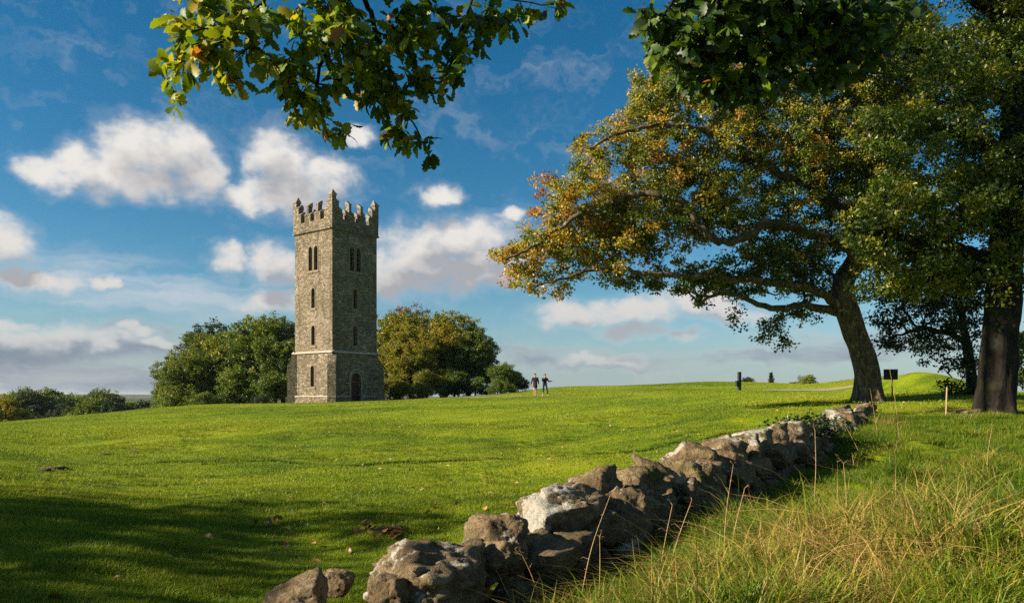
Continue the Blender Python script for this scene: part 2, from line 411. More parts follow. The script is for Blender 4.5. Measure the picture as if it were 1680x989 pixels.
def ground_mat():
    m, T, out = new_mat('lawn_ground')
    ge = T.node('ShaderNodeNewGeometry'); pos = ge.outputs['Position']
    c, b, fi = lawn_col(T, pos)
    fi2 = T.noise(pos, 22, 6, .7)
    c = T.mix(.55, c, T.mix(1, c, T.ramp(fi2, [(.3, .45), (.7, 1.45)]), 'MULTIPLY'))
    soil = T.maprange(T.noise(pos, .55, 6, .68), .66, .74)
    c = T.mix(T.math('MULTIPLY', soil, .55), c, (.085, .055, .026))
    # bare leaf-littered soil round the foot of the two big trees
    for (x, y, r) in ((13.6, 28.0, 1.7), (14.4, 22.0, 2.6)):
        d = T.vec('DISTANCE', T.vec('MULTIPLY', pos, (1, 1, 0)), (x, y, 0))
        d = T.math('ADD', d, T.math('MULTIPLY', T.math('SUBTRACT', fi, .5), 2.2))
        c = T.mix(T.math('MULTIPLY', T.maprange(d, r, r * .45), .8), c, (.085, .048, .026))
    # beyond the park: fields and woods in the distance
    r = T.vec('LENGTH', pos)
    fld = T.node('ShaderNodeTexVoronoi'); T.l.new(T.vec('MULTIPLY', pos, (1, .45, 0)), fld.inputs['Vector']); fld.inputs['Scale'].default_value = .006
    fc = T.ramp(T.sep(fld.outputs['Color'])[0], [(0, (.022, .040, .014)), (.5, (.055, .080, .022)), (1, (.11, .105, .035))])
    c = T.mix(T.maprange(r, 110, 170), c, fc)
    h = T.math('ADD', T.math('MULTIPLY', fi, .8), fi2)
    principled(T, out, c, .95, .1, bump(T, h, .10, .9))
    return m
M_GROUND = ground_mat()

def blade_mat(name, dry):
    m, T, out = new_mat(name)
    ge = T.node('ShaderNodeNewGeometry'); pos = ge.outputs['Position']
    at = T.node('ShaderNodeAttribute', attribute_name='tint')
    rnd = ge.outputs['Random Per Island']
    if dry == 0:
        c, b, fi = lawn_col(T, pos)
        c = T.mix(1, c, T.ramp(rnd, [(0, .55), (1, 1.45)]), 'MULTIPLY')
        straw = T.maprange(rnd, .93, .97)
        c = T.mix(T.math('MULTIPLY', straw, .7), c, (.24, .19, .06))
    else:
        n = T.noise(pos, 0.75, 4, .55)
        t = T.math('ADD', at.outputs['Fac'], T.math('ADD', T.math('MULTIPLY', T.math('SUBTRACT', rnd, .5), .45), T.math('MULTIPLY', T.math('SUBTRACT', n, .5), 1.2)))
        c = T.ramp(t, [(0.0, (.045, .105, .007)), (.35, (.125, .200, .009)), (.58, (.235, .255, .018)), (.78, (.340, .250, .060)), (1, (.45, .31, .105))])
    d = T.node('ShaderNodeBsdfDiffuse'); T.l.new(c, d.inputs[0])
    tr = T.node('ShaderNodeBsdfTranslucent'); T.l.new(c, tr.inputs[0])
    ms = T.node('ShaderNodeMixShader'); ms.inputs[0].default_value = .35
    T.l.new(d.outputs[0], ms.inputs[1]); T.l.new(tr.outputs[0], ms.inputs[2])
    gl = T.node('ShaderNodeBsdfGlossy'); gl.inputs['Roughness'].default_value = .5
    m2 = T.node('ShaderNodeMixShader'); m2.inputs[0].default_value = .018
    T.l.new(ms.outputs[0], m2.inputs[1]); T.l.new(gl.outputs[0], m2.inputs[2]); T.l.new(m2.outputs[0], out.inputs[0])
    return m
M_LAWN = blade_mat('lawn_blade', 0)
M_TALL = blade_mat('rough_grass_blade', 1)

# ------------------------------------------------------------------ terrain
def pc(u, v, d): p = px(u, v, d); return (p[0], p[1], p[2] - EYE)
TOWER_NEAR = (-17.5, 72.0)
CTRL = [(0, 0, -1.6), (-4, 0, -1.6), (4, 0, -1.42), (0, -12, -1.6), (-18, -6, -1.6), (18, -6, -1.1), (-30, 5, -1.6),
        (-3, 7, -1.56), (-6, 9, -1.44), (-1.2, 8, -1.64), (0.3, 11, -1.56), (-12, 12, -1.22), (-20, 18, -1.25),
        (-.6, 5, -1.68), (.6, 7, -1.64), (1.5, 8.3, -1.6), (2.7, 10.1, -1.48), (4.5, 12.8, -1.3), (8.7, 19.6, -.95), (10.5, 22.5, -.62),
        (2.2, 4, -1.42), (3, 6, -1.42), (5, 9, -1.28), (8, 12, -1.12), (11, 17, -.86), (16, 15, -.8), (22, 18, -.4),
        pc(1430, 656, 28), pc(1635, 683, 22), pc(1500, 668, 24), pc(1680, 690, 21),
        pc(1213, 641, 46), pc(885, 650, 57), pc(1050, 648, 55), pc(1380, 641, 45), pc(1300, 668, 28), pc(1150, 670, 32), pc(1000, 676, 34),
        pc(920, 635, 75), pc(1050, 634, 75), pc(1150, 627, 78), pc(1250, 628, 75), pc(1330, 634, 70), pc(870, 641, 72), pc(790, 650, 75),
        pc(1500, 611, 41), pc(1530, 612, 41), pc(1450, 636, 41), pc(1510, 643, 35.5), pc(1575, 641, 39), pc(1640, 640, 42), pc(1500, 620, 50), pc(1700, 645, 40),
        pc(545, 662, 72), pc(480, 665, 75), pc(627, 657, 76), pc(520, 660, 80), pc(700, 655, 78),
        pc(0, 694, 50), pc(120, 682, 55), pc(250, 670, 62), pc(380, 665, 68), pc(-250, 708, 42),
        (-15, 25, -1.42), (0, 25, -1.12), (-8, 40, -1.02), (0, 45, -.52), (-18, 45, -1.2), (-25, 35, -1.55),
        (-45, 75, -3.6), (-60, 60, -4.5), (-30, 95, -2.2), (0, 110, -1.6), (-15, 100, -1.5), (30, 105, -.6), (60, 90, -1), (45, 60, -.2), pc(1450, 641, 60), pc(1380, 638, 58), pc(1575, 642, 50), (-80, 100, -8), (50, 30, -.1), (40, 0, -.3), (0, 140, -5), (70, 140, -4)]
_cp = np.array(CTRL, float)
def _tps(r2): return 0.5 * r2 * np.log(r2 + 1e-9)
def _fit():
    n = len(_cp); P = np.c_[np.ones(n), _cp[:, :2]]
    d2 = ((_cp[:, None, :2] - _cp[None, :, :2]) ** 2).sum(-1)
    K = _tps(d2) + np.eye(n) * .4
    A = np.block([[K, P], [P.T, np.zeros((3, 3))]])
    return np.linalg.solve(A, np.r_[_cp[:, 2], 0, 0, 0])
_W = _fit()
def sstep(a, b, x):
    t = np.clip((x - a) / (b - a), 0, 1); return t * t * (3 - 2 * t)
_rs = np.random.RandomState(5)
_waves = [(_rs.uniform(0, 6.28), _rs.uniform(0, 6.28), k) for k in (0.35, .5, .8, 1.2, 1.9, 2.7, 3.9, 5.5) for _ in range(3)]
def terrain(x, y):
    """absolute ground height"""
    x = np.asarray(x, float); y = np.asarray(y, float); sh = x.shape
    X = x.ravel(); Y = y.ravel(); out = np.empty(X.shape)
    for i in range(0, len(X), 20000):
        a = X[i:i + 20000]; b = Y[i:i + 20000]
        d2 = (a[:, None] - _cp[None, :, 0]) ** 2 + (b[:, None] - _cp[None, :, 1]) ** 2
        out[i:i + 20000] = _tps(d2) @ _W[:-3] + _W[-3] + _W[-2] * a + _W[-1] * b
    r = np.hypot(X, Y)
    w = sstep(90, 150, r) + sstep(60, 110, -X) * 0.0
    back = sstep(0, -25, Y); out = out * (1 - back) + (-1.6) * back
    plain = -9.0 + 3.0 * np.sin(X * .004 + 1) * np.sin(Y * .0023) + sstep(1500, 3600, r) * (12 + 5 * np.sin(X * .0021) + 3 * np.sin(X * .007 + 2))
    out = np.clip(out, -12, 4) * (1 - w) + plain * w
    near = 1 - .8 * sstep(18, 50, r) - .2 * sstep(50, 110, r)
    for (th, ph, k) in _waves:
        out += near * 0.030 / (k ** .95) * np.sin(k * (X * math.cos(th) + Y * math.sin(th)) + ph)
    ws = (X - .0) * .844 - (Y - 5.69) * .536
    hm = sstep(.7, 1.8, ws) * (1 - sstep(16, 24, r)) * (Y > 1)
    out += hm * (.11 * np.sin(X * 2.9 + 1.7 * np.sin(Y * 1.3)) * np.sin(Y * 3.3 + 1.2 * np.sin(X * 1.9)) + .05 * np.sin(X * 6.1 + Y * 2.2) * np.sin(Y * 5.2 - X * 1.4))
    # shallow cart rut across the lawn
    x0, y0, x1, y1 = -6.6, 8.45, -4.6, 10.2
    t = np.clip(((X - x0) * (x1 - x0) + (Y - y0) * (y1 - y0)) / ((x1 - x0) ** 2 + (y1 - y0) ** 2), -1.0, 1.0)
    d = np.hypot(X - x0 - t * (x1 - x0), Y - y0 - t * (y1 - y0))
    out -= 0.10 * np.exp(-(d / .13) ** 2)
    return (out + EYE).reshape(sh)
def gz(x, y): return float(terrain(np.array([x]), np.array([y]))[0])

def build_ground():
    front = np.radians(np.linspace(-48, 48, 430)); rest = np.radians(np.linspace(48, 312, 90))[1:-1]
    th = np.r_[front, rest]; rr = np.r_[np.geomspace(0.6, 60, 230), np.geomspace(62, 6000, 90)]
    A, B = np.meshgrid(th, rr)
    X = np.sin(A) * B; Y = np.cos(A) * B; Z = terrain(X, Y)
    n, k = len(rr), len(th)
    V = np.c_[X.ravel(), Y.ravel(), Z.ravel()]
    i = np.arange(n - 1)[:, None]; j = np.arange(k)[None, :]; j2 = (j + 1) % k
    F = np.stack([i * k + j, i * k + j2, (i + 1) * k + j2, (i + 1) * k + j], -1).reshape(-1, 4)[:, ::-1]
    V = np.vstack([V, [[0, 0, gz(0, 0)]]])
    T3 = np.c_[np.arange(k), (np.arange(k) + 1) % k, np.full(k, len(V) - 1)][:, ::1]
    o = link('lawn', mesh_np('lawn', V, [F, T3], True), M_GROUND)
    tag(o, 'rolling green parkland lawn running down towards the wall', kind='structure')
build_ground()

# footpath on which the two walkers come
def build_path():
    m, T, out = new_mat('gravel_path'); ge = T.node('ShaderNodeNewGeometry'); n = T.noise(ge.outputs['Position'], 9, 6, .7)
    principled(T, out, T.ramp(n, [(.3, (.16, .15, .08)), (.7, (.33, .30, .20))]), .95, .1, bump(T, n, .03))
    ctl = [pc(700, 651, 66), pc(800, 650.5, 60), pc(885, 649.5, 57), pc(1050, 647.5, 55), pc(1200, 644, 52), pc(1330, 642.5, 47), pc(1460, 642, 45), pc(1600, 642, 45)]
    c = np.array(ctl)[:, :2]; pts = []
    for i in range(len(c) - 1):
        for t in np.linspace(0, 1, 24, endpoint=False): pts.append(c[i] * (1 - t) + c[i + 1] * t)
    pts = np.array(pts); ker = np.ones(17) / 17
    sm = np.c_[np.convolve(np.pad(pts[:, 0], 8, 'edge'), ker, 'valid'), np.convolve(np.pad(pts[:, 1], 8, 'edge'), ker, 'valid')]
    tg = unit(np.gradient(sm, axis=0)); nr = np.c_[-tg[:, 1], tg[:, 0]]
    V = []; K = 7
    for q in np.linspace(-.6, .6, K): V.append(sm + nr * q)
    V = np.stack(V, 1).reshape(-1, 2); Z = terrain(V[:, 0], V[:, 1]) + .03
    n = len(sm); i = np.arange(n - 1)[:, None]; j = np.arange(K - 1)[None, :]
    F = np.stack([i * K + j, (i + 1) * K + j, (i + 1) * K + j + 1, i * K + j + 1], -1).reshape(-1, 4)
    tag(link('footpath', mesh_np('footpath', np.c_[V, Z], F[:, ::-1], True), m), 'pale gravel footpath crossing the crest of the lawn', kind='structure')
build_path()

# ------------------------------------------------------------------ the tower
def arch_pts(cx, z0, z1, w, pointed=0.0, n=7):
    """outline of an arched opening in (x,z): rounded or slightly pointed head"""
    hw = w / 2.0; rise = hw * (1.0 + pointed); zs = z1 - rise
    pts = [(cx - hw, z0), (cx + hw, z0)]
    for i in range(n + 1):
        a = i / n * math.pi / 2
        pts.append((cx + hw * math.cos(a) ** (1.0 - .25 * pointed), zs + rise * math.sin(a)))
    for i in range(n - 1, -1, -1):
        a = i / n * math.pi / 2
        pts.append((cx - hw * math.cos(a) ** (1.0 - .25 * pointed), zs + rise * math.sin(a)))
    return pts

def wall_face(hw, z0, z1, holes, depth):
    """wall in the xz plane at y=0 facing -y, with openings whose reveals run back by depth"""
    bm = bmesh.new()
    def loop(pts):
        vs = [bm.verts.new((x, 0, z)) for x, z in pts]
        return vs, [bm.edges.new((vs[i], vs[(i + 1) % len(vs)])) for i in range(len(vs))]
    ov, oe = loop([(-hw, z0), (hw, z0), (hw, z1), (-hw, z1)]); es = list(oe); hv = []
    for h in holes:
        v, e = loop(h); es += e; hv.append(v)
    bmesh.ops.triangle_fill(bm, use_beauty=True, use_dissolve=False, edges=es, normal=(0, -1, 0))
    for v in hv:
        back = [bm.verts.new((q.co.x, depth, q.co.z)) for q in v]
        for i in range(len(v)):
            j = (i + 1) % len(v); bm.faces.new((v[i], v[j], back[j], back[i]))
    return bm

def ring_prism(bm, outer, inner, y0, y1):
    """frame between two outlines of the same count, from y0 (front) to y1"""
    n = len(outer)
    A = [bm.verts.new((x, y0, z)) for x, z in outer]; B = [bm.verts.new((x, y0, z)) for x, z in inner]
    C = [bm.verts.new((x, y1, z)) for x, z in outer]; D = [bm.verts.new((x, y1, z)) for x, z in inner]
    for i in range(n):
        j = (i + 1) % n
        bm.faces.new((A[i], A[j], B[j], B[i])); bm.faces.new((C[j], C[i], D[i], D[j]))
        bm.faces.new((A[j], A[i], C[i], C[j])); bm.faces.new((B[i], B[j], D[j], D[i]))

def build_tower():
    H = 2.9; base = gz(*TOWER_NEAR) - 0.05
    cx, cy = TOWER_NEAR[0] + H * (.6 - .8), TOWER_NEAR[1] + H * (.8 + .6)
    t = thing('stone_tower', 'tall square grey stone tower with stepped battlements rising from the lawn', 'tower', (cx, cy, 0), math.atan2(.8, .6))
    zr = lambda z: z + EYE            # heights measured from eye level
    m_pane = mat_simple('window_dark', (.016, .014, .012), .5, .4, 3)
    m_board = mat_simple('window_boards', (.085, .045, .022), .7, .35, 5)
    m_door = mat_simple('door_paint', (.060, .018, .016), .55, .3, 4)
    m_iron = mat_simple('iron', (.03, .03, .03), .5)
    def rot(me, k): me.transform(Matrix.Rotation(math.pi / 2 * k, 4, 'Z')); return me
    # k=0: right face seen (door side, normal -y); k=3: left face seen (normal -x)
    winz = [(12.55, 14.95), (8.8, 10.8), (5.1, 7.05), (.97, 3.05)]
    for k in range(4):
        ups, lows = [], []
        for dx in (-.43, .43): ups.append((dx, zr(12.55), zr(14.95), .58))
        ups.append((0, zr(8.8), zr(10.8), .55)); ups.append((0, zr(5.1), zr(7.05), .55))
        if k != 0: lows.append((0, zr(.97), zr(3.05), .56))
        doorz = (base + .12, zr(2.35))
        def put(bm, name, mat, parent=t, H_=H):
            bm.normal_update()
            me = bm_mesh(name, bm); me.transform(Matrix.Translation((0, -H_, 0))); rot(me, k)
            return link(name, me, mat, parent)
        put(wall_face(H, zr(4.34), zr(16.55), [arch_pts(x, a, b, w, .35) for x, a, b, w in ups], .42), 'shaft_wall', M_STONE)
        HL = H + .10
        hl = [arch_pts(x, a, b, w, .35) for x, a, b, w in lows]
        if k == 0: hl.append(arch_pts(0, doorz[0], doorz[1], 1.30, .10, 9))
        put(wall_face(HL, zr(.02), zr(4.28), [h for h in hl if k != 0] if k != 0 else [arch_pts(0, zr(.02) + .001, doorz[1], 1.30, .10, 9)], .45), 'lower_wall', M_STONE, H_=HL)
        for q, (x, a, b, w) in enumerate(ups + lows):
            low = q >= len(ups); off = HL if low else H
            bm = bmesh.new(); pts = arch_pts(x, a, b, w, .35)
            bm.faces.new([bm.verts.new((px_, .36, pz)) for px_, pz in pts])
            pane = put(bm, 'window', m_board if k == 3 and low else m_pane, t, off)
            bm = bmesh.new()
            ring_prism(bm, arch_pts(x, a - .10, b + .10, w + .20, .35), pts, -.03, .10)
            s = put(bm, 'surround', M_SURROUND, pane, off)
            bm = bmesh.new(); bm_box(bm, x - .035, x + .035, .26, .33, a, b - .22)
            nb = int((b - a) / .45)
            for r_ in range(1, nb): zb = a + r_ * (b - a) / nb; bm_box(bm, x - w / 2, x + w / 2, .27, .32, zb - .025, zb + .025)
            put(bm, 'glazing_bar', m_board, pane, off)
            bm = bmesh.new(); bm_box(bm, x - w / 2 - .2, x + w / 2 + .2, -.09, .06, a - .25, a - .103); put(bm, 'sill', M_SURROUND, pane, off)
        if k == 0:
            bm = bmesh.new(); pts = arch_pts(0, doorz[0], doorz[1], 1.30, .10, 9)
            bm.faces.new([bm.verts.new((a_, .34, b_)) for a_, b_ in pts])
            d = put(bm, 'door', m_door, t, HL)
            for i in range(6):
                x = -.55 + i * .22; bm = bmesh.new()
                top = doorz[1] - .08 - (abs(x + .0) / .65) ** 3 * .5
                bm_box(bm, x - .1, x + .1, .30, .335, doorz[0] + .02, top); put(bm, 'plank', m_door, d, HL)
            bm = bmesh.new(); bm_box(bm, .34, .40, .25, .298, zr(.95), zr(1.15)); put(bm, 'handle', m_iron, d, HL)
            bm = bmesh.new(); ring_prism(bm, arch_pts(0, doorz[0] - .02, doorz[1] + .2, 1.30 + .42, .12, 9), pts, -.06, .12)
            put(bm, 'door_surround', M_DRESSED, d, HL)
            bm = bmesh.new()
            ho = arch_pts(0, zr(1.35), doorz[1] + .42, 2.10, .22, 9); hi = arch_pts(0, zr(1.35), doorz[1] + .25, 1.82, .18, 9)
            ring_prism(bm, ho[1:], hi[1:], -.15, .02)
            # drop the closing bar below: only the arch and two label stops stay
            bm.faces.ensure_lookup_table()
            kill = [f for f in bm.faces if all(abs(v.co.z - zr(1.35)) < 1e-3 for v in f.verts)]
            bmesh.ops.delete(bm, geom=kill, context='FACES')
            for sx in (-1, 1): bm_box(bm, sx * 1.18 - .22, sx * 1.18 + .22, -.15, .02, zr(1.24), zr(1.36))
            put(bm, 'hood_mould', M_DRESSED, d, HL)
            bm = bmesh.new(); bm_box(bm, -1.0, 1.0, -.45, .4, base - .3, doorz[0] - .002); put(bm, 'door_step', M_DRESSED, t, HL)
        # plinth length of this side
        W = HL + .14
        runs = [(-W, -.86), (.86, W)] if k == 0 else [(-W, W - .345)]
        for (xa, xb) in runs:
            bm = bmesh.new(); bm_box(bm, xa, xb, -.14, .2, base - .6, zr(-.04)); pl = put(bm, 'plinth', M_STONE, t, HL)
            bm = bmesh.new(); bm_box(bm, xa, xb + (.02 if k else 0), -.17, .15, zr(-.04) + .001, zr(.06)); put(bm, 'ledge', M_PALE, pl, HL)
        bm = bmesh.new(); Ws = H + .22
        vs = [(-.24, zr(4.281)), (-.24, zr(4.36)), (-.02, zr(4.50)), (.15, zr(4.50)), (.15, zr(4.281))]
        a = [bm.verts.new((-Ws - .02 * (k % 2), y, z)) for y, z in vs]; b = [bm.verts.new((Ws + .02 * (k % 2), y, z)) for y, z in vs]
        for i in range(5): bm.faces.new((a[i], b[i], b[(i + 1) % 5], a[(i + 1) % 5]))
        bm.faces.new(a[::-1]); bm.faces.new(b); put(bm, 'string_course', M_PALE, t, H)
    # diagonal corner buttresses
    for k in range(4):
        bm = bmesh.new(); w = .40
        prof = [(.55, zr(3.55)), (.85, zr(3.15)), (.85, zr(.05)), (.99, zr(-.03)), (.99, base - .6), (-.6, base - .6), (-.6, zr(4.26)), (.08, zr(4.26))]
        a = [bm.verts.new((x, -w, z)) for x, z in prof]; b = [bm.verts.new((x, w, z)) for x, z in prof]; n = len(prof)
        for i in range(n): bm.faces.new((a[i], a[(i + 1) % n], b[(i + 1) % n], b[i]))
        bm.faces.new(a); bm.faces.new(b[::-1]); bmesh.ops.recalc_face_normals(bm, faces=bm.faces)
        me = bm_mesh('buttress', bm); me.transform(Matrix.Translation((H * math.sqrt(2) - .12, 0, 0))); me.transform(Matrix.Rotation(math.pi / 4 + k * math.pi / 2, 4, 'Z'))
        link('buttress', me, M_STONE, t)
    # parapet with stepped merlons
    P = H + .12; th = .52; zp0, zs = zr(16.55), zr(17.45)
    def capped(bm, x0, x1, y0, y1, z0, z1, cap=True):
        bm_box(bm, x0, x1, y0, y1, z0, z1 - (.30 if cap else 0))
    def coping(bm, x0, x1, y0, y1, zt):
        o = .05; ym = (y0 + y1) / 2
        sec = [(y0 - o, zt - .42 + .001), (y0 - o, zt - .36), (y1 - .06, zt), (y1 + o, zt - .05), (y1 + o, zt - .42 + .001)]
        a = [bm.verts.new((x0 - .03, y, z)) for y, z in sec]; b = [bm.verts.new((x1 + .03, y, z)) for y, z in sec]
        for i in range(5): bm.faces.new((a[i], a[(i + 1) % 5], b[(i + 1) % 5], b[i]))
        bm.faces.new(a[::-1]); bm.faces.new(b); bmesh.ops.recalc_face_normals(bm, faces=bm.faces)
    for k in range(4):
        def putp(bm, name, mat, parent=t):
            bmesh.ops.recalc_face_normals(bm, faces=bm.faces)
            me = bm_mesh(name, bm); rot(me, k); return link(name, me, mat, parent)
        bm = bmesh.new(); bm_box(bm, -P, P - th, -P, -P + th, zp0, zs); putp(bm, 'parapet_wall', M_STONE)
        bm = bmesh.new(); bm_box(bm, -P - .07, P - th + .45, -P - .07, -P + .3, zp0 - .16, zp0 - .002); putp(bm, 'parapet_ledge', M_STONE)
        c = .36                                    # width of one step
        steps = []
        steps.append((-P + .50, -P + .50 + c, 19.45)); steps.append((-P + .50 + c + .002, -P + .5 + 2 * c, 18.7))
        steps.append((P - .50 - c, P - .50, 19.45)); steps.append((P - .5 - 2 * c, P - .50 - c - .002, 18.7))
        x = -P + .5 + 2 * c + .5; free = 2 * P - 2 * (.5 + 2 * c) ; mw = (free - 3 * .58) / 2
        for q in range(2):
            xa = -P + .5 + 2 * c + .58 + q * (mw + .58); s3 = mw / 3
            steps += [(xa, xa + s3 - .002, 18.55), (xa + s3, xa + 2 * s3, 19.45), (xa + 2 * s3 + .002, xa + mw, 18.55)]
        for (a, b, z) in steps:
            bm = bmesh.new(); bm_box(bm, a, b, -P, -P + th - .02, zs + .001, zr(z) - .42)
            mer = putp(bm, 'merlon', M_STONE)
            bm = bmesh.new(); coping(bm, a, b, -P, -P + th - .02, zr(z)); putp(bm, 'coping', M_DRESSED, mer)
        # corner turret with a pyramid cap
        bm = bmesh.new(); bm_box(bm, -P - .012, -P + .49, -P - .012, -P + .49, zs + .001, zr(19.62)); tur = putp(bm, 'corner_turret', M_STONE)
        bm = bmesh.new(); o = .07
        lo = [(-P - o, -P - o), (-P + .5 + o, -P - o), (-P + .5 + o, -P + .5 + o), (-P - o, -P + .5 + o)]
        v0 = [bm.verts.new((x_, y_, zr(19.621))) for x_, y_ in lo]; v1 = [bm.verts.new((x_, y_, zr(19.74))) for x_, y_ in lo]; ap = bm.verts.new((-P + .36, -P + .36, zr(20.30)))
        for i in range(4): bm.faces.new((v0[i], v0[(i + 1) % 4], v1[(i + 1) % 4], v1[i])); bm.faces.new((v1[i], v1[(i + 1) % 4], ap))
        bm.faces.new(v0[::-1]); putp(bm, 'pyramid_cap', M_DRESSED, tur)
    bm = bmesh.new(); bm_box(bm, -P + .55, P - .55, -P + .55, P - .55, zr(16.5), zr(16.8)); link('roof_deck', bm_mesh('roof_deck', bm), M_DRESSED, t)
build_tower()

# ------------------------------------------------------------------ field stones
_ico = {}
def ico(n):
    if n not in _ico:
        bm = bmesh.new(); bmesh.ops.create_icosphere(bm, subdivisions=n, radius=1.0)
        V = np.array([v.co[:] for v in bm.verts]); F = np.array([[v.index for v in f.verts] for f in bm.faces]); bm.free()
        _ico[n] = (unit(V), F)
    return _ico[n]
def rock_mesh(seed, sub, size, rough=0.10, sharp=26, planes=8):
    """angular weathered block: a cut polytope with chipped ridges and pits"""
    rs = np.random.RandomState(seed); D, F = ico(sub)
    N = unit(rs.normal(size=(planes, 3))); N = np.vstack([N, [[0, 0, 1], [0, 0, -1], [1, 0, .1], [-1, 0, .1], [0, 1, 0], [0, -1, .1]]])
    N = unit(N + rs.normal(size=N.shape) * .20); dd = rs.uniform(.62, 1.05, len(N)); dd[-6:] = rs.uniform(.66, .90, 6)
    q = np.maximum(0, D @ N.T / dd); r = (q ** sharp).sum(1) ** (-1.0 / sharp)
    off = rs.uniform(-50, 50, 3); out = np.empty(len(D)); fine = sub >= 5
    Pp = D * r[:, None]
    for i in range(len(D)):
        p = Vector(Pp[i] * 1.5 + off)
        a = mnoise.fractal(p, .9, 2.1, 4)
        w = Vector((p.x + a * .35, p.y - a * .3, p.z * 1.6))
        rg = 1 - abs(mnoise.noise(w * 1.9)) * 2.0; st = mnoise.noise(w * .8)
        o = a * .55 + rg * .34 + st * .30
        if fine or sub == 4:
            o += .36 * (1 - 2 * abs(mnoise.noise(w * 5.0))) + (.18 * mnoise.noise(w * 11.0) if fine else 0)
            f1 = mnoise.cell(w * 1.4); o += .35 * f1
        out[i] = rough * o
    V = D * (r * (1 + out))[:, None]
    V = V / np.abs(V).max(0) * np.array(size) * .5
    return mesh_np('stone', V, F, True)
_pool = [rock_mesh(900 + i, 4, (1, 1, 1), .17) for i in range(9)]
_chip = [rock_mesh(950 + i, 2, (1, 1, 1), .16) for i in range(5)]

WA, WB = np.array([-.58, 5.0]), np.array([10.02, 21.7])
WD = unit(WB - WA); WN = np.array([WD[1], -WD[0]])       # WN points to the camera's right, the shaded side
def wall_s(u):
    r = (u - 840) / FPX; d = WB - WA
    return (r * WA[1] - WA[0]) / (d[0] - d[1] * r)
def build_wall():
    w = thing('dry_stone_wall', 'low tumbled wall of rough brown stones crusted with white lichen', 'stone wall', (WA[0], WA[1], gz(*WA)))
    ox, oy, oz = w.location
    ang = math.atan2(WD[1], WD[0]); rs = np.random.RandomState(77)
    crusty = {1: .66, 2: .74, 3: .56, 6: .90, 7: .66, 12: .60, 14: .52, 16: .62, 17: .70, 18: .66, 20: .55, 23: .68}      # how far lichen has spread on the top stones
    def put(me, x, y, z, rot, sc=(1, 1, 1)):
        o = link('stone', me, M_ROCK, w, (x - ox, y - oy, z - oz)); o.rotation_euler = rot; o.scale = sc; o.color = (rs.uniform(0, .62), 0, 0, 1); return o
    # the stones along the top that can be told apart: u centre, v of the top, width and height in metres, across, shift across the wall
    tops = [(648, 934, .52, .42, .40, -.20, 4.72), (705, 884, .95, .62, .70, .02, None), (682, 908, .50, .5, .5, -.10, None), (815, 842, .42, .50, .50, .02, None), (792, 872, .40, .40, .45, .12, None), (862, 860, .5, .42, .5, .05, None),
            (935, 796, 1.10, .72, .62, -.05, None), (985, 800, .55, .70, .6, .18, None), (992, 761, .52, .66, .60, -.16, None), (1042, 757, .66, .70, .7, -.05, None), (1085, 752, .70, .72, .7, .02, None), (1118, 752, .60, .66, .66, .12, None),
            (1142, 727, .60, .62, .7, -.04, None), (1172, 732, .55, .6, .7, .10, None), (1190, 716, .60, .62, .7, -.05, None), (1216, 712, .55, .60, .65, .02, None), (1235, 702, .70, .66, .7, -.05, None), (1262, 696, .80, .66, .75, 0, None),
            (1288, 691, .85, .66, .8, .02, None), (1306, 690, .9, .66, .8, .0, None), (1322, 690, .9, .64, .8, .05, None), (1338, 690, .95, .66, .8, -.05, None), (1352, 689, 1.0, .66, .8, .02, None),
            (1372, 671, 1.05, .80, .85, .05, None), (1392, 692, 1.1, .7, .9, .10, None), (1403, 705, .9, .6, .8, .30, None)]
    for i, (u, v, sw, sh, sd, acr, dep) in enumerate(tops):
        if dep is None:
            s = wall_s(u); p = WA + (WB - WA) * s + WN * acr
        else: p = np.array([(u - 840) / FPX * dep, dep])
        zt = EYE + (HOR - v) / FPX * p[1]
        me = rock_mesh(300 + i, 5 if p[1] < 9.5 else 4, (sw * 1.14, sd * 1.12, sh * 1.05), .19 if p[1] < 9.5 else .20)
        st = put(me, p[0], p[1], zt - sh * .5, (rs.uniform(-.12, .12), rs.uniform(-.14, .14), ang + rs.uniform(-.25, .25)))
        st.color = (crusty.get(i, rs.uniform(.1, .6)), 0, 0, 1)
    # courses below, on both faces of the wall
    L = np.linalg.norm(WB - WA)
    for course in range(3):
        for side in (-1, 1):
            d = -.35 + rs.uniform(0, .3)
            while d < L + .3:
                ln = rs.uniform(.45, .78); hh = rs.uniform(.30, .42)
                s = (d + ln / 2) / L; p = WA + (WB - WA) * s + WN * (side * (.30 - .05 * course) + rs.uniform(-.05, .05))
                u = 840 + FPX * p[0] / p[1]
                g = gz(p[0], p[1]); top = EYE + (HOR - np.interp(u, [590, 700, 850, 940, 1060, 1200, 1260, 1378, 1420], [940, 890, 865, 805, 760, 722, 702, 690, 705])) / FPX * p[1]
                z = g + .08 + course * .30
                if z + .18 < top - .22 or course == 0:
                    put(_pool[rs.randint(9)], p[0], p[1], z, (rs.uniform(-.25, .25), rs.uniform(-.25, .25), ang + rs.uniform(-.3, .3)), (ln * 1.12, rs.uniform(.42, .6), hh * 1.1))
                d += ln * .93
    # packing stones wedged between the larger ones
    for i in range(120):
        s = rs.uniform(0, 1) ** 1.5; p = WA + (WB - WA) * s + WN * rs.choice([-.42, .40, .30, -.2, .1]); u = 840 + FPX * p[0] / p[1]; g = gz(p[0], p[1])
        top = EYE + (HOR - np.interp(u, [590, 700, 850, 940, 1060, 1200, 1260, 1378, 1420], [940, 890, 865, 805, 760, 722, 702, 690, 705])) / FPX * p[1]
        k = rs.uniform(.12, .27); put(_chip[i % 5], p[0], p[1], rs.uniform(g + .05, max(g + .1, top - .30)), tuple(rs.uniform(0, 6.28, 3)), (k * 1.3, k, k * .8))
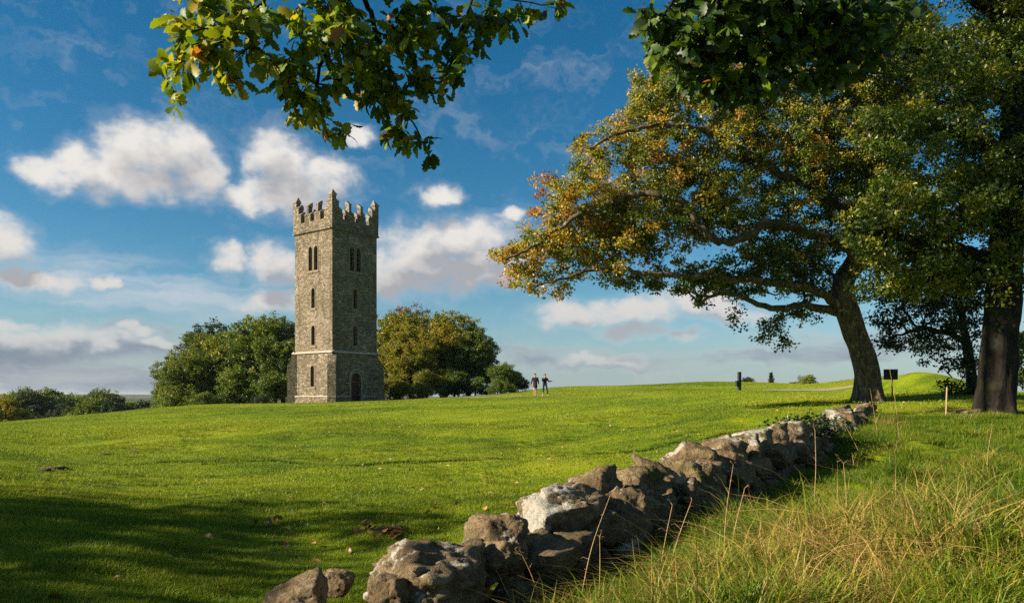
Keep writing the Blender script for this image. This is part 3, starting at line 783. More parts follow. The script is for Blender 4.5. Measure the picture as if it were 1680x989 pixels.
    # loose stones round about
    loose = [(480, 938, 4.95, .46, .50, .42, 'rounded brown boulder on the lawn beside the near end of the wall'),
             (556, 934, 5.35, .24, .20, .22, 'small pale stone in the grass between boulder and wall end'),
             (1478, 676, 20.5, 1.05, .55, .8, 'low broad stone half sunk in grass past the wall end'),
             (1500, 682, 20.0, .45, .4, .4, 'dark upright stone leaning on the low broad stone'),
             (1418, 700, 19.0, .8, .4, .6, 'flat dark stone sunk in rough grass at the wall end'),
             (1540, 683, 20.5, .50, .3, .4, 'little brown stone in the grass near the wooden stake'),
             (1588, 668, 21.5, .75, .5, .6, 'pinkish grey stone beside the foot of the dark trunk'),
             (1612, 690, 19.0, .7, .28, .5, 'flat grey stone lying in front of the dark trunk')]
    for i, (u, v, d, sw, sh, sd, lab) in enumerate(loose):
        p = px(u, v, d)
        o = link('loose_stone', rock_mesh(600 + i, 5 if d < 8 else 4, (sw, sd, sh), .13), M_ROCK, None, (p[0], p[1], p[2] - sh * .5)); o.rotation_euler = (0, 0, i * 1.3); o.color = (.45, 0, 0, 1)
        tag(o, lab, 'stone', 'loose stones near the wall')
build_wall()

# ------------------------------------------------------------------ trees
def resample(pts, step):
    pts = np.asarray(pts, float); out = [pts[0]]
    for a, b in zip(pts[:-1], pts[1:]):
        n = max(1, int(round(np.linalg.norm(b - a) / step)))
        for k in range(1, n + 1): out.append(a + (b - a) * k / n)
    return np.array(out)
def catmull(pts, n=6):
    P = np.asarray(pts, float); P = np.vstack([2 * P[0] - P[1], P, 2 * P[-1] - P[-2]]); out = []
    for i in range(1, len(P) - 2):
        for t in np.linspace(0, 1, n, endpoint=False):
            a, b, c, d = P[i - 1], P[i], P[i + 1], P[i + 2]
            out.append(.5 * ((2 * b) + (-a + c) * t + (2 * a - 5 * b + 4 * c - d) * t * t + (-a + 3 * b - 3 * c + d) * t ** 3))
    out.append(P[-2]); return np.array(out)

def grow(limbs, attr, step, rs, wig=.12, up=.0):
    """skeleton: hand-laid limbs first, then every twig end joined to the nearest wood"""
    cap = len(attr) * 14 + 4000
    pos = np.zeros((cap, 3)); par = np.full(cap, -1, int); n = 0
    for li, lm in enumerate(limbs):
        pts = resample(catmull(lm), step)
        if li:
            pts[1:-1] += rs.normal(size=pts[1:-1].shape) * step * .10
            k = int(((pos[:n] - pts[0]) ** 2).sum(1).argmin()); last = k; pts = pts[1:]
        else: last = -1
        for p in pts:
            pos[n] = p; par[n] = last; last = n; n += 1
    base_n = n
    d0 = np.empty(len(attr))
    for i in range(0, len(attr), 500): d0[i:i + 500] = ((attr[i:i + 500, None] - pos[None, :n]) ** 2).sum(-1).min(1)
    tips = []
    for a in attr[np.argsort(d0)]:
        d2 = ((pos[:n] - a) ** 2).sum(1); k = int(d2.argmin()); d = math.sqrt(d2[k])
        if n > cap - 60: break
        m = max(1, min(40, int(round(d / step)))); st = pos[k].copy()
        pv = pos[k] - pos[par[k]] if par[k] >= 0 else np.array([0, 0, 1.0])
        pv = pv / (np.linalg.norm(pv) + 1e-9)
        c1 = st + pv * d * .35 + np.array([0, 0, up * d]); last = k
        for q in range(1, m + 1):
            t = q / m; p = (1 - t) ** 2 * st + 2 * t * (1 - t) * c1 + t * t * a
            if q < m: p = p + rs.normal(size=3) * wig * step
            pos[n] = p; par[n] = last; last = n; n += 1
        tips.append(last)
    return pos[:n], par[:n], np.array(tips, int)

def thicken(rad, pos, limbs, r0, r1):
    """great limbs keep their girth along their length"""
    for lm in limbs[1:]:
        P = catmull(lm)
        for k, p in enumerate(P):
            d = np.linalg.norm(pos - p, axis=1); i = d.argmin(); m = d < .30; t = k / len(P)
            big = m & (rad > .35 * (r0 + (r1 - r0) * t)); rad[big] = np.maximum(rad[big], r0 + (r1 - r0) * t); rad[i] = max(rad[i], r0 + (r1 - r0) * t)
    return rad

def radii(par, tips, r_tip, r_base):
    n = len(par); cnt = np.zeros(n); cnt[tips] = 1
    haschild = np.zeros(n, bool); haschild[par[par >= 0]] = True
    cnt[~haschild] = np.maximum(cnt[~haschild], 1)
    for i in range(n - 1, 0, -1):
        if par[i] >= 0: cnt[par[i]] += cnt[i]
    e = math.log(r_base / r_tip) / math.log(max(2, cnt[0]))
    return r_tip * np.maximum(cnt, 1) ** e

def tube_mesh(name, pos, par, rad, rmin, flare=0.0, rs=None):
    n = len(pos); kids = [[] for _ in range(n)]
    for i in range(n):
        if par[i] >= 0 and rad[i] >= rmin: kids[par[i]].append(i)
    starts = [(0, None)]; V = []; F = []; nv = 0
    z0 = pos[0][2]
    while starts:
        i, pr = starts.pop(); ch = [] if pr is None else [pr]; cur = i
        while True:
            ch.append(cur)
            ks = kids[cur]
            if not ks: break
            ks = sorted(ks, key=lambda q: -rad[q])
            for q in ks[1:]: starts.append((q, cur))
            cur = ks[0]
        if len(ch) < 2: continue
        P = pos[ch]; r = rad[ch].copy()
        if pr is not None: r[0] = min(r[0], r[1] * 1.25)
        mx = r.max()
        if mx > .25:                                   # trunks: finer rings for the furrowed bark
            tt = np.arange(0, len(P) - 1 + 1e-6, .2); ix = np.arange(len(P)); P = np.stack([np.interp(tt, ix, P[:, q]) for q in range(3)], 1); r = np.interp(tt, ix, r)
            ker = np.ones(5) / 5; P = np.stack([np.convolve(np.pad(P[:, q], 2, 'edge'), ker, 'valid') for q in range(3)], 1)
        S = 40 if mx > .25 else 9 if mx > .09 else 6 if mx > .03 else 4
        Tn = unit(np.gradient(P, axis=0)); ref = np.array([1.0, 0, 0]) if abs(Tn[0][0]) < .8 else np.array([0, 1.0, 0])
        rings = []
        for k in range(len(P)):
            ref = ref - Tn[k] * ref.dot(Tn[k]); ref = ref / (np.linalg.norm(ref) + 1e-9); b = np.cross(Tn[k], ref)
            a = np.arange(S) / S * 2 * math.pi; rr = np.full(S, r[k])
            if S >= 9:
                hz = P[k][2] - z0
                rr = rr * (1 + .09 * np.sin(3 * a + hz * .9) + .06 * np.sin(5 * a + 1.3 + hz * 1.7) + .04 * np.sin(8 * a - hz))
                if flare and pr is None: rr = rr * (1 + flare * math.exp(-max(hz, 0) / .55) * (1 + .45 * np.sin(5 * a + .7)))
            if S == 40 and r[k] > .10:
                for q in range(S):
                    v = Vector((math.cos(a[q]) * 2.6, math.sin(a[q]) * 2.6, P[k][2] * .55)); f = mnoise.noise(v * 1.9 + Vector((0, 0, 5))); g = mnoise.noise(Vector((v.x * .55, v.y * .55, P[k][2] * .8)))
                    rr[q] *= 1 + .10 * g + .075 * (1 - 2.4 * abs(f)) * min(1, r[k] / .3)
            rings.append(P[k] + np.outer(np.cos(a) * rr, ref) + np.outer(np.sin(a) * rr, b))
        m = len(P); V.append(np.concatenate(rings)); ii = np.arange(m - 1)[:, None]; jj = np.arange(S)[None, :]; j2 = (jj + 1) % S
        F.append((np.stack([ii * S + jj, ii * S + j2, (ii + 1) * S + j2, (ii + 1) * S + jj], -1).reshape(-1, 4)) + nv); nv += m * S
    return mesh_np(name, np.concatenate(V), np.concatenate(F), True)

def leaf_cloud(name, cen, dirs, nor, length, width, tint, fold=.18):
    d = unit(dirs); nn = nor - d * (nor * d).sum(1, keepdims=True); nn = unit(nn); s = np.cross(nn, d)
    L = length[:, None] * .5; W = width[:, None] * .5
    v0 = cen - d * L; v2 = cen + d * L - nn * L * .25; m = cen - nn * W * fold * 2
    v1 = cen + s * W + nn * W * fold + d * L * .12; v3 = cen - s * W + nn * W * fold + d * L * .12
    V = np.stack([v0, v1, v2, v3], 1).reshape(-1, 3); n = len(cen)
    F = np.arange(n * 4).reshape(n, 4)
    me = mesh_np(name, V, F); add_attr(me, 'tint', np.repeat(tint, 4)); return me

def sprays(tips, rs, per, rad, size, flat=.75, upb=.6, outc=None):
    """leaves scattered round twig ends"""
    n = len(tips) * per
    c = np.repeat(tips, per, 0); o = rs.normal(size=(n, 3)); o = unit(o) * (rs.uniform(0, 1, (n, 1)) ** .55); o[:, 2] *= flat
    rsc = np.repeat(rs.uniform(.65, 1.3, len(tips)), per)[:, None]
    cen = c + o * rad * rsc
    dirs = o + rs.normal(size=(n, 3)) * .7 + np.array([0, 0, -.25])
    nor = rs.normal(size=(n, 3)) * .75 + np.array([0, 0, upb]) + (0 if outc is None else .6 * unit(cen - outc))
    L = size * rs.uniform(.65, 1.3, n)
    return cen, dirs, nor, L, L * rs.uniform(.5, .72, n)

def blob_points(blobs, dens, rs, shell=.0):
    """twig ends inside lobes given as photo-pixel ellipses with a depth range"""
    out = []
    for (u, v, ru, rv, d, rd) in blobs:
        n = max(3, int(dens * ru * rv * 3.14 / 700.0 * rd / 1.0))
        o = rs.normal(size=(n, 3)); o = unit(o) * (rs.uniform(shell, 1, (n, 1)) ** .42)
        for q in o:
            out.append(px(u + q[0] * ru, v + q[1] * rv, d + q[2] * rd))
    return np.array(out)

def finish_tree(root, pos, par, rad, rmin, bark, leafmesh, leafmat, flare=.5, names=('trunk', 'crown')):
    off = np.array(root.location)
    me = tube_mesh('trunk', pos - off, par, rad, rmin, flare); tr = link(names[0], me, bark, root)
    leafmesh.transform(Matrix.Translation(Vector(-off))); cr = link(names[1], leafmesh, leafmat, root)
    return tr, cr

def big_oak():
    rs = np.random.RandomState(21); D = 28.0
    b = px(1428, 656, D); b[2] = gz(b[0], b[1]) - .15
    root = thing('oak_tree', 'spreading oak with lichened leaning trunk and russet leaves on its long left boughs', 'tree', b)
    q = lambda u, v, d: px(u, v, d)
    limbs = [[b, q(1424, 620, 28), q(1412, 575, 28), q(1398, 535, 27.9), q(1386, 498, 27.8), q(1384, 462, 28.0), q(1410, 420, 28.8), q(1440, 350, 29.8), q(1430, 240, 30.4), q(1410, 100, 30.6), q(1390, -80, 30.6)],
             [q(1390, 510, 27.8), q(1340, 478, 27.2), q(1290, 466, 26.6), q(1225, 458, 26), q(1160, 456, 25.6), q(1105, 450, 25.2), q(1050, 448, 25), q(990, 440, 24.6), q(930, 455, 24.3), q(880, 470, 24)],
             [q(1384, 470, 27.8), q(1400, 425, 27.4), q(1360, 392, 27), q(1310, 378, 26.5), q(1262, 366, 26), q(1225, 388, 25.8), q(1180, 396, 25.5), q(1150, 372, 25.2), q(1120, 332, 25), q(1070, 318, 24.8), q(1010, 330, 24.6), q(940, 360, 24.4), q(880, 400, 24.2), q(830, 425, 24)],
             [q(1384, 515, 27.8), q(1330, 500, 27.6), q(1280, 505, 27.2), q(1235, 496, 27), q(1190, 480, 26.8), q(1140, 490, 26.5)],
             [q(1425, 385, 29.2), q(1350, 320, 28.4), q(1260, 270, 27.2), q(1180, 225, 26.8), q(1100, 205, 26.4), q(1030, 215, 26), q(960, 245, 25.8)],
             [q(1438, 300, 30.1), q(1350, 230, 29.4), q(1240, 150, 29), q(1160, 120, 29.2)],
             [q(1384, 460, 27.8), q(1440, 420, 28), q(1500, 400, 28.2), q(1560, 395, 28)],
             [q(1434, 260, 30.3), q(1470, 190, 29.5), q(1520, 120, 29)],
             [q(1225, 388, 25.8), q(1190, 350, 26.2), q(1160, 290, 26.5), q(1090, 262, 26.3)]]
    blobs = [(850, 415, 52, 34, 24, 1.3), (860, 455, 36, 36, 24, 1.1), (898, 470, 36, 26, 24.2, 1.0), (920, 335, 52, 50, 24.6, 1.6), (945, 232, 28, 24, 25.6, 1.0), (905, 395, 60, 55, 24.3, 1.5), (975, 278, 42, 42, 25.5, 1.5), (1000, 330, 80, 60, 25, 2.0),
             (980, 410, 90, 62, 24.8, 2.0), (1020, 225, 50, 42, 26, 1.6), (1070, 190, 52, 48, 26.5, 2.0), (1090, 255, 85, 62, 26.3, 2.2), (1080, 350, 100, 72, 25.2, 2.2), (1050, 462, 56, 24, 25, 1.4), (1140, 455, 78, 34, 25.8, 1.8), (1180, 320, 95, 80, 26.2, 2.4),
             (1240, 445, 84, 46, 26.3, 2.0), (1205, 522, 20, 22, 26.6, .7), (1268, 535, 40, 26, 26.8, 1.0), (1290, 560, 16, 16, 26.8, .6), (1310, 515, 40, 22, 27.2, 1.0), (1150, 498, 26, 16, 26.5, .8), (1300, 400, 95, 70, 27, 2.4), (1310, 265, 110, 100, 28, 3.0), (1140, 165, 62, 48, 28.2, 2.2),
             (1085, 125, 46, 40, 27.6, 1.8), (1060, 170, 40, 40, 27, 1.6), (1150, 90, 80, 60, 28.6, 2.2), (1200, 215, 80, 60, 27, 2.2), (1230, 150, 90, 70, 29, 2.6), (1380, 130, 110, 100, 29, 3.0), (1410, 330, 90, 90, 28.4, 2.8), (1330, 470, 60, 30, 27.2, 1.4), (1390, -40, 150, 90, 29, 3.2), (1430, 90, 60, 60, 28, 2.0), (1470, 250, 70, 70, 28.6, 2.2), (1420, 200, 70, 60, 28, 2.2), (1500, 380, 70, 60, 28.5, 2.2), (1240, 60, 70, 60, 29, 2.4), (1450, 40, 80, 60, 28.5, 2.4), (1330, 60, 80, 70, 29, 2.4), (1500, 120, 70, 80, 29.2, 2.4)]
    blobs = [(u, v, ru, rv, d + 1.1, rd) for u, v, ru, rv, d, rd in blobs]      # the foliage hangs mostly behind the great limbs
    attr = blob_points(blobs, 2.15, rs)
    pos, par, tips = grow(limbs, attr, .42, rs, .14)
    rad = radii(par, tips, .0075, .40); rad = thicken(rad, pos, limbs, .16, .035)
    per = 72
    tp = pos[tips]; cen, di, no, L, Wd = sprays(tp, rs, per, .37, .118, .7, .5)
    # autumn has reached the outer, upper left boughs first
    u = 840 + cen[:, 0] / cen[:, 1] * FPX; v = HOR - (cen[:, 2] - EYE) / cen[:, 1] * FPX
    clus = np.repeat(rs.normal(size=len(tp)) * .12, per)
    hang = np.interp(v - (430 - (u - 800) * .05), [-200, 0, 60, 120], [.12, .10, -.05, -.18])
    tint = np.interp(u, [790, 900, 1050, 1200, 1330, 1500], [.58, .48, .29, .20, .17, .16]) + clus * 1.6 + hang
    finish_tree(root, pos, par, rad, .008, M_BARK, leaf_cloud('crown', cen, di, no, L, Wd, tint), M_OAK, .55)

def dark_tree():
    rs = np.random.RandomState(33); D = 22.0
    b = px(1637, 683, D); b[2] = gz(b[0], b[1]) - .15
    root = thing('oak_tree', 'massive tree with dark furrowed trunk and dense shaded crown at the right edge', 'tree', b)
    q = lambda u, v, d: px(u, v, d)
    limbs = [[b, q(1637, 620, 22), q(1640, 550, 22), q(1645, 480, 22), q(1650, 380, 22.2), q(1660, 260, 22.4), q(1665, 120, 22.6), q(1660, -60, 23), q(1650, -250, 23)],
             [q(1647, 440, 22), q(1600, 415, 21.5), q(1540, 405, 21.2), q(1480, 395, 21), q(1430, 380, 20.8), q(1390, 378, 20.8)],
             [q(1656, 300, 22.3), q(1610, 235, 21.8), q(1560, 215, 21.4), q(1500, 212, 21), q(1440, 215, 20.8), q(1390, 205, 20.8)],
             [q(1662, 180, 22.5), q(1600, 120, 22), q(1530, 90, 21.6), q(1460, 80, 21.4)],
             [q(1645, 470, 22), q(1585, 440, 22.6), q(1540, 455, 23), q(1500, 470, 23.2)],
             [q(1650, 400, 22.2), q(1720, 330, 22), q(1800, 280, 22)], [q(1664, 60, 22.7), q(1560, -40, 22), q(1480, -120, 22)], [q(1664, 60, 22.7), q(1780, -20, 22), q(1880, -80, 22)]]
    blobs = [(1470, 215, 70, 50, 21, 2.0), (1560, 200, 90, 70, 21.5, 2.4), (1600, 110, 100, 80, 22, 2.8), (1500, 70, 70, 50, 21.6, 2.0), (1560, 330, 90, 70, 21.5, 2.4), (1470, 320, 60, 50, 21.2, 1.8), (1650, 300, 80, 110, 22, 2.6), (1655, 430, 60, 34, 21.6, 1.6),
             (1590, 440, 60, 30, 22.6, 1.6), (1490, 445, 70, 44, 22.6, 1.9), (1545, 465, 60, 26, 23, 1.4), (1450, 430, 50, 40, 22, 1.4), (1440, 470, 44, 26, 23, 1.2), (1600, 470, 40, 22, 23, 1.2), (1540, 410, 60, 40, 21.5, 1.6), (1430, 370, 60, 40, 21, 1.6), (1660, 30, 80, 90, 23, 2.6), (1780, 250, 100, 160, 22, 3), (1560, -80, 150, 90, 22.5, 3), (1760, -60, 140, 120, 23, 3), (1665, 485, 40, 14, 21.6, 1.0)]
    attr = blob_points(blobs, 1.6, rs)
    pos, par, tips = grow(limbs, attr, .45, rs, .14)
    rad = radii(par, tips, .008, .45); rad = thicken(rad, pos, limbs, .19, .05); per = 66
    tp = pos[tips]; cen, di, no, L, Wd = sprays(tp, rs, per, .40, .118, .7, .5)
    tint = .34 + np.repeat(rs.normal(size=len(tp)) * .12, per)
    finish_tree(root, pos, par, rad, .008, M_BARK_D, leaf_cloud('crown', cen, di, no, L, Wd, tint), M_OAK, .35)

# generic crowns for the trees further off
def generic_tree(seed, height, spread, lobes, per_lobe, leaf, per, trunk_r, low=.16, irr=.28, top_bias=0):
    """returns trunk mesh and crown mesh about the origin"""
    rs = np.random.RandomState(seed); att = []
    cz = height * (1 + low) / 2; hz = height * (1 - low) / 2
    for k in range(lobes):
        for _ in range(30):
            d = unit(rs.normal(size=3)); 
            if d[2] > -.75: break
        f = rs.uniform(.45, .82)
        wz = 1.0 if d[2] > 0 else 1.06
        c = np.array([d[0] * spread * f * wz, d[1] * spread * f * wz, cz + d[2] * hz * f])
        lr = spread * rs.uniform(.26, .26 + irr)
        o = unit(rs.normal(size=(per_lobe, 3))) * (rs.uniform(.25, 1, (per_lobe, 1)) ** .45); o[:, 2] *= .72
        att.append(c + o * lr)
    att = np.concatenate(att); att = att[att[:, 2] > height * .03]
    limbs = [[(0, 0, -.3), (0.1, 0, height * .15), (-.05, .1, height * .3), (.1, .05, height * .55), (0, 0, height * .8)]]
    for k in range(7):
        a = k * 2.4 + rs.uniform(0, .6); h0 = height * rs.uniform(.16, .5); r1 = spread * .62; z1 = h0 + height * rs.uniform(.08, .28)
        limbs.append([(0, 0, h0), (math.cos(a) * r1 * .5, math.sin(a) * r1 * .5, h0 + (z1 - h0) * .6), (math.cos(a) * r1, math.sin(a) * r1, z1)])
    pos, par, tips = grow(limbs, att, height * .045, rs, .15)
    rad = radii(par, tips, .012, trunk_r)
    tm = tube_mesh('trunk', pos, par, rad, .028, .4)
    tp = pos[tips]; oc = np.array([0, 0, cz])
    cen, di, no, L, W = sprays(tp, rs, per, leaf * 2.3, leaf, .75, .45, oc)
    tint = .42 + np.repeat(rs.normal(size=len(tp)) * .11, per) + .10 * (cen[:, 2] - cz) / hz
    return tm, leaf_cloud('crown', cen, di, no, L, W, tint)

def place_tree(name, protos, label, cat, x, y, z, s, rz, mat, bark, group=None, sz=1.0):
    root = thing(name, label, cat, (x, y, z), rz, group); root.scale = (s, s, s * sz)
    for me, nm, mt in ((protos[0], 'trunk', bark), (protos[1], 'crown', mat)):
        o = link(nm, me, None, root)
        if len(me.materials) == 0: me.materials.append(mt)
        o.material_slots[0].link = 'OBJECT'; o.material_slots[0].material = mt
    return root

big_oak(); dark_tree()
PR_A = generic_tree(101, 12.5, 5.6, 38, 30, .24, 44, .40, .05)
PR_B = generic_tree(202, 13.5, 5.0, 34, 30, .24, 44, .38, .04, .24)
PR_C = generic_tree(303, 5.0, 3.2, 20, 26, .20, 24, .16, .05)
PR_D = generic_tree(404, 10.0, 4.2, 24, 26, .34, 22, .30, .06)

def copse():
    # left of the tower, then right of it: u centre, top row, depth, prototype, material, tint words
    spec = [(300, 566, 92, PR_B, M_GREEN, 'dark green tree at the left end of the copse'),
            (352, 533, 98, PR_A, M_GREEN, 'deep green tree between the end tree and the tall crowns left of the tower'),
            (372, 512, 104, PR_B, M_DARK, 'blackish green tall crown at the back of the left copse'),
            (425, 506, 97, PR_A, M_GREEN, 'broad mid green tree in the middle of the left copse'),
            (395, 590, 88, PR_D, M_GREEN, 'low rounded yellowish green tree at the front of the left copse'),
            (468, 502, 94, PR_B, M_GREEN, 'green tree right against the left side of the tower'),
            (452, 600, 86, PR_D, M_GREEN, 'small olive tree at the foot of the tower, left side'),
            (650, 500, 96, PR_A, M_GOLD, 'golden brown tree touching the right side of the tower'),
            (672, 520, 88, PR_B, M_GOLD, 'yellowing tree in front right of the tower'),
            (690, 488, 108, PR_B, M_GREY, 'thin greyish crown rising behind the golden trees'),
            (728, 499, 96, PR_A, M_GOLD, 'tall orange topped tree in the middle of the golden copse'),
            (768, 520, 94, PR_B, M_GREEN, 'dark green tree at the right end of the golden copse'),
            (640, 610, 84, PR_D, M_GOLD, 'low golden bush tree beside the tower door corner'),
            (745, 596, 86, PR_D, M_GREEN, 'low dark tree filling the front of the golden copse'),
            (700, 600, 84, PR_D, M_GOLD, 'low olive gold tree under the tall orange topped tree')]
    under = [(285, 630, 86, M_GREEN, 'left'), (340, 640, 84, M_GREEN, 'left'), (430, 645, 82, M_DARK, 'left'), (655, 622, 82, M_GOLD, 'right'), (690, 626, 81, M_GREEN, 'right'), (722, 618, 84, M_GREEN, 'right'), (752, 622, 84, M_DARK, 'right'), (780, 616, 86, M_GREEN, 'right'), (800, 630, 86, M_DARK, 'right'), (816, 622, 74, M_GREEN, 'right'), (836, 626, 75, M_GREEN, 'right')]
    for i, (u, vt, d, mt, sd) in enumerate(under):
        x = (u - 840) / FPX * d; z = gz(x, d) - .3; nth = ('first', 'second', 'third', 'fourth', 'fifth', 'sixth', 'seventh', 'eighth')[i if sd == 'left' else i - 3]
        place_tree('understorey_bush', PR_C, '%s low bush from the left under the trees %s of the tower' % (nth, sd), 'bush', x, d, z, (EYE + (HOR - vt) / FPX * d - z) / 5.1, i * 1.3, mt, M_BARK_D, 'bushes under the copse')
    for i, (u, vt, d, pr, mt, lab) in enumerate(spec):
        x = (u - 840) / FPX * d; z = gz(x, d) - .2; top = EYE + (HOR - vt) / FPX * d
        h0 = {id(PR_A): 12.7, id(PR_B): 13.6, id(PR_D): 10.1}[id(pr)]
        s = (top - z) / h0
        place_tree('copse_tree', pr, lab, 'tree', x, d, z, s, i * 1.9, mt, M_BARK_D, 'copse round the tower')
    x = (822 - 840) / FPX * 76; d = 76; z = gz(x, d) - .2
    place_tree('round_tree', PR_D, 'small bright green rounded tree left of the two walkers', 'tree', x, d, z, (EYE + (HOR - 588) / FPX * d - z) / 10.1, 2.2, M_GREEN, M_BARK_D)
    x = (840 - 840) / FPX * 78; d = 78; z = gz(x, d) - .2
    place_tree('round_tree', PR_D, 'second small green tree, nearest to the two walkers', 'tree', x, d, z, (EYE + (HOR - 602) / FPX * d - z) / 10.1, 4.2, M_GREEN, M_BARK_D)
    x = (850 - 840) / FPX * 80; d = 80; z = gz(x, d) - .2
    place_tree('round_tree', PR_C, 'low dark bush just left of the two walkers', 'bush', x, d, z, (EYE + (HOR - 614) / FPX * d - z) / 5.1, .7, M_DARK, M_BARK_D)
copse()

def far_trees():
    rs = np.random.RandomState(8)
    spec = [(8, 640, 118, M_GOLD, 1.0, 'brownish tree cut by the left picture edge'), (40, 625, 150, M_GREEN, 1.0, 'feathery topped tree near the left picture edge'), (62, 634, 125, M_DARK, 1.1, 'dark bushy tree right of the brownish edge tree'),
            (95, 626, 155, M_GREEN, .8, 'thin topped tree in the middle of the far left row'), (104, 646, 118, M_DARK, 1.2, 'dark wide tree before the thin topped one'), (152, 625, 132, M_GREEN, 1.0, 'pale topped tree at the right part of the far left row'),
            (140, 650, 116, M_GREEN, .9, 'olive bush tree before the pale topped one'), (212, 650, 150, M_GREEN, 1.0, 'small tree first right of the far left row'), (232, 654, 165, M_GREEN, 1.0, 'smallest hazy tree in the gap before the copse'), (248, 648, 142, M_DARK, 1.0, 'dark small tree in the gap touching the copse'), (180, 639, 124, M_DARK, 1.0, 'rounded dark tree at the right end of the far left row')]
    for i, (u, vt, d, mt, wsc, lab) in enumerate(spec):
        x = (u - 840) / FPX * d; z = gz(x, d) - .3; top = EYE + (HOR - vt) / FPX * d; s = (top - z) / 10.1
        r = place_tree('field_tree', PR_D if i % 2 else PR_B, lab, 'tree', x, d, z, s * (1 if i % 2 else .745), i * 2.1, mt, M_BARK_D, 'far row of trees beyond the lawn'); 
    # hedges and woods of the far plain: nobody could count them
    V = []; D_ = []
    cen = []
    for k in range(900):
        d = 220 * math.exp(rs.uniform(0, 2.3)); u = rs.uniform(-500, 2200); x = (u - 840) / FPX * d
        row = math.sin(x * .011 + d * .004) * 40
        cen.append((x, d + row, 0, rs.uniform(2.2, 4.5)))
    cen = np.array(cen); cen[:, 2] = terrain(cen[:, 0], cen[:, 1])
    n = 60; c = np.repeat(cen[:, :3], n, 0); rr = np.repeat(cen[:, 3], n)[:, None]; o = unit(rs.normal(size=(len(c), 3))) * rs.uniform(.5, 1, (len(c), 1)); o[:, 2] = np.abs(o[:, 2]) * 1.15
    o[:, 0] *= 1.5
    p = c + o * rr
    me = leaf_cloud('far_woods', p, rs.normal(size=p.shape), o + rs.normal(size=p.shape) * .4, np.full(len(p), 1.6) * rs.uniform(.6, 1.4, len(p)), np.full(len(p), 1.2), .3 + np.repeat(rs.normal(size=len(cen)) * .2, n))
    tag(link('far_woods', me, M_GREEN), 'distant woods and hedges of the plain beyond the park', 'woods', kind='stuff')
    # small growth on the crest at right
    for (u, vt, d, pr, h0, mt, s_, lab, nm) in ((1326, 613, 82, PR_C, 5.1, M_GREEN, 1, 'round grey green bush on the skyline left of the leaning oak', 'skyline_bush'),
                                  (1303, 625, 84, PR_C, 5.1, M_GREEN, 1, 'low shrub adjoining the round skyline bush', 'skyline_bush'),
                                  (1225, 617, 88, PR_C, 5.1, M_DARK, 1, 'dark shrub on the skyline behind the tall post', 'skyline_bush')):
        x = (u - 840) / FPX * d; z = gz(x, d) - .3
        place_tree(nm, pr, lab, 'bush', x, d, z, (EYE + (HOR - vt) / FPX * d - z) / h0, u * .3, mt, M_BARK_D, 'bushes on the skyline')
far_trees()

def conifer():
    rs = np.random.RandomState(4); d = 95; x = (1265 - 840) / FPX * d; z = gz(x, d); top = EYE + (HOR - 611) / FPX * d; h = top - z
    n = 420; t = rs.uniform(.2, 1, n) ** .8; r = ((1 - t) * h * .30 + .1) * (.45 + .55 * np.sin(t * 23) ** 2); a = rs.uniform(0, 6.28, n); f = rs.uniform(.2, 1, n) ** .6
    p = np.c_[np.cos(a) * r * f, np.sin(a) * r * f, t * h + rs.normal(size=n) * .05]
    di = np.c_[np.cos(a), np.sin(a), np.full(n, .2)] + rs.normal(size=(n, 3)) * .3
    root = thing('pine_tree', 'tiny dark conifer standing alone on the skyline', 'tree', (x, d, z))
    link('crown', leaf_cloud('crown', p, di, rs.normal(size=(n, 3)) + np.array([0, 0, 1]), np.full(n, .38), np.full(n, .13), rs.uniform(.2, .6, n)), M_DARK, root)
    pos = np.array([[0, 0, -.2], [0, 0, h * .5], [0, 0, h]]); link('trunk', tube_mesh('trunk', pos, np.array([-1, 0, 1]), np.array([.12, .07, .02]), .01), M_BARK_D, root)
conifer()

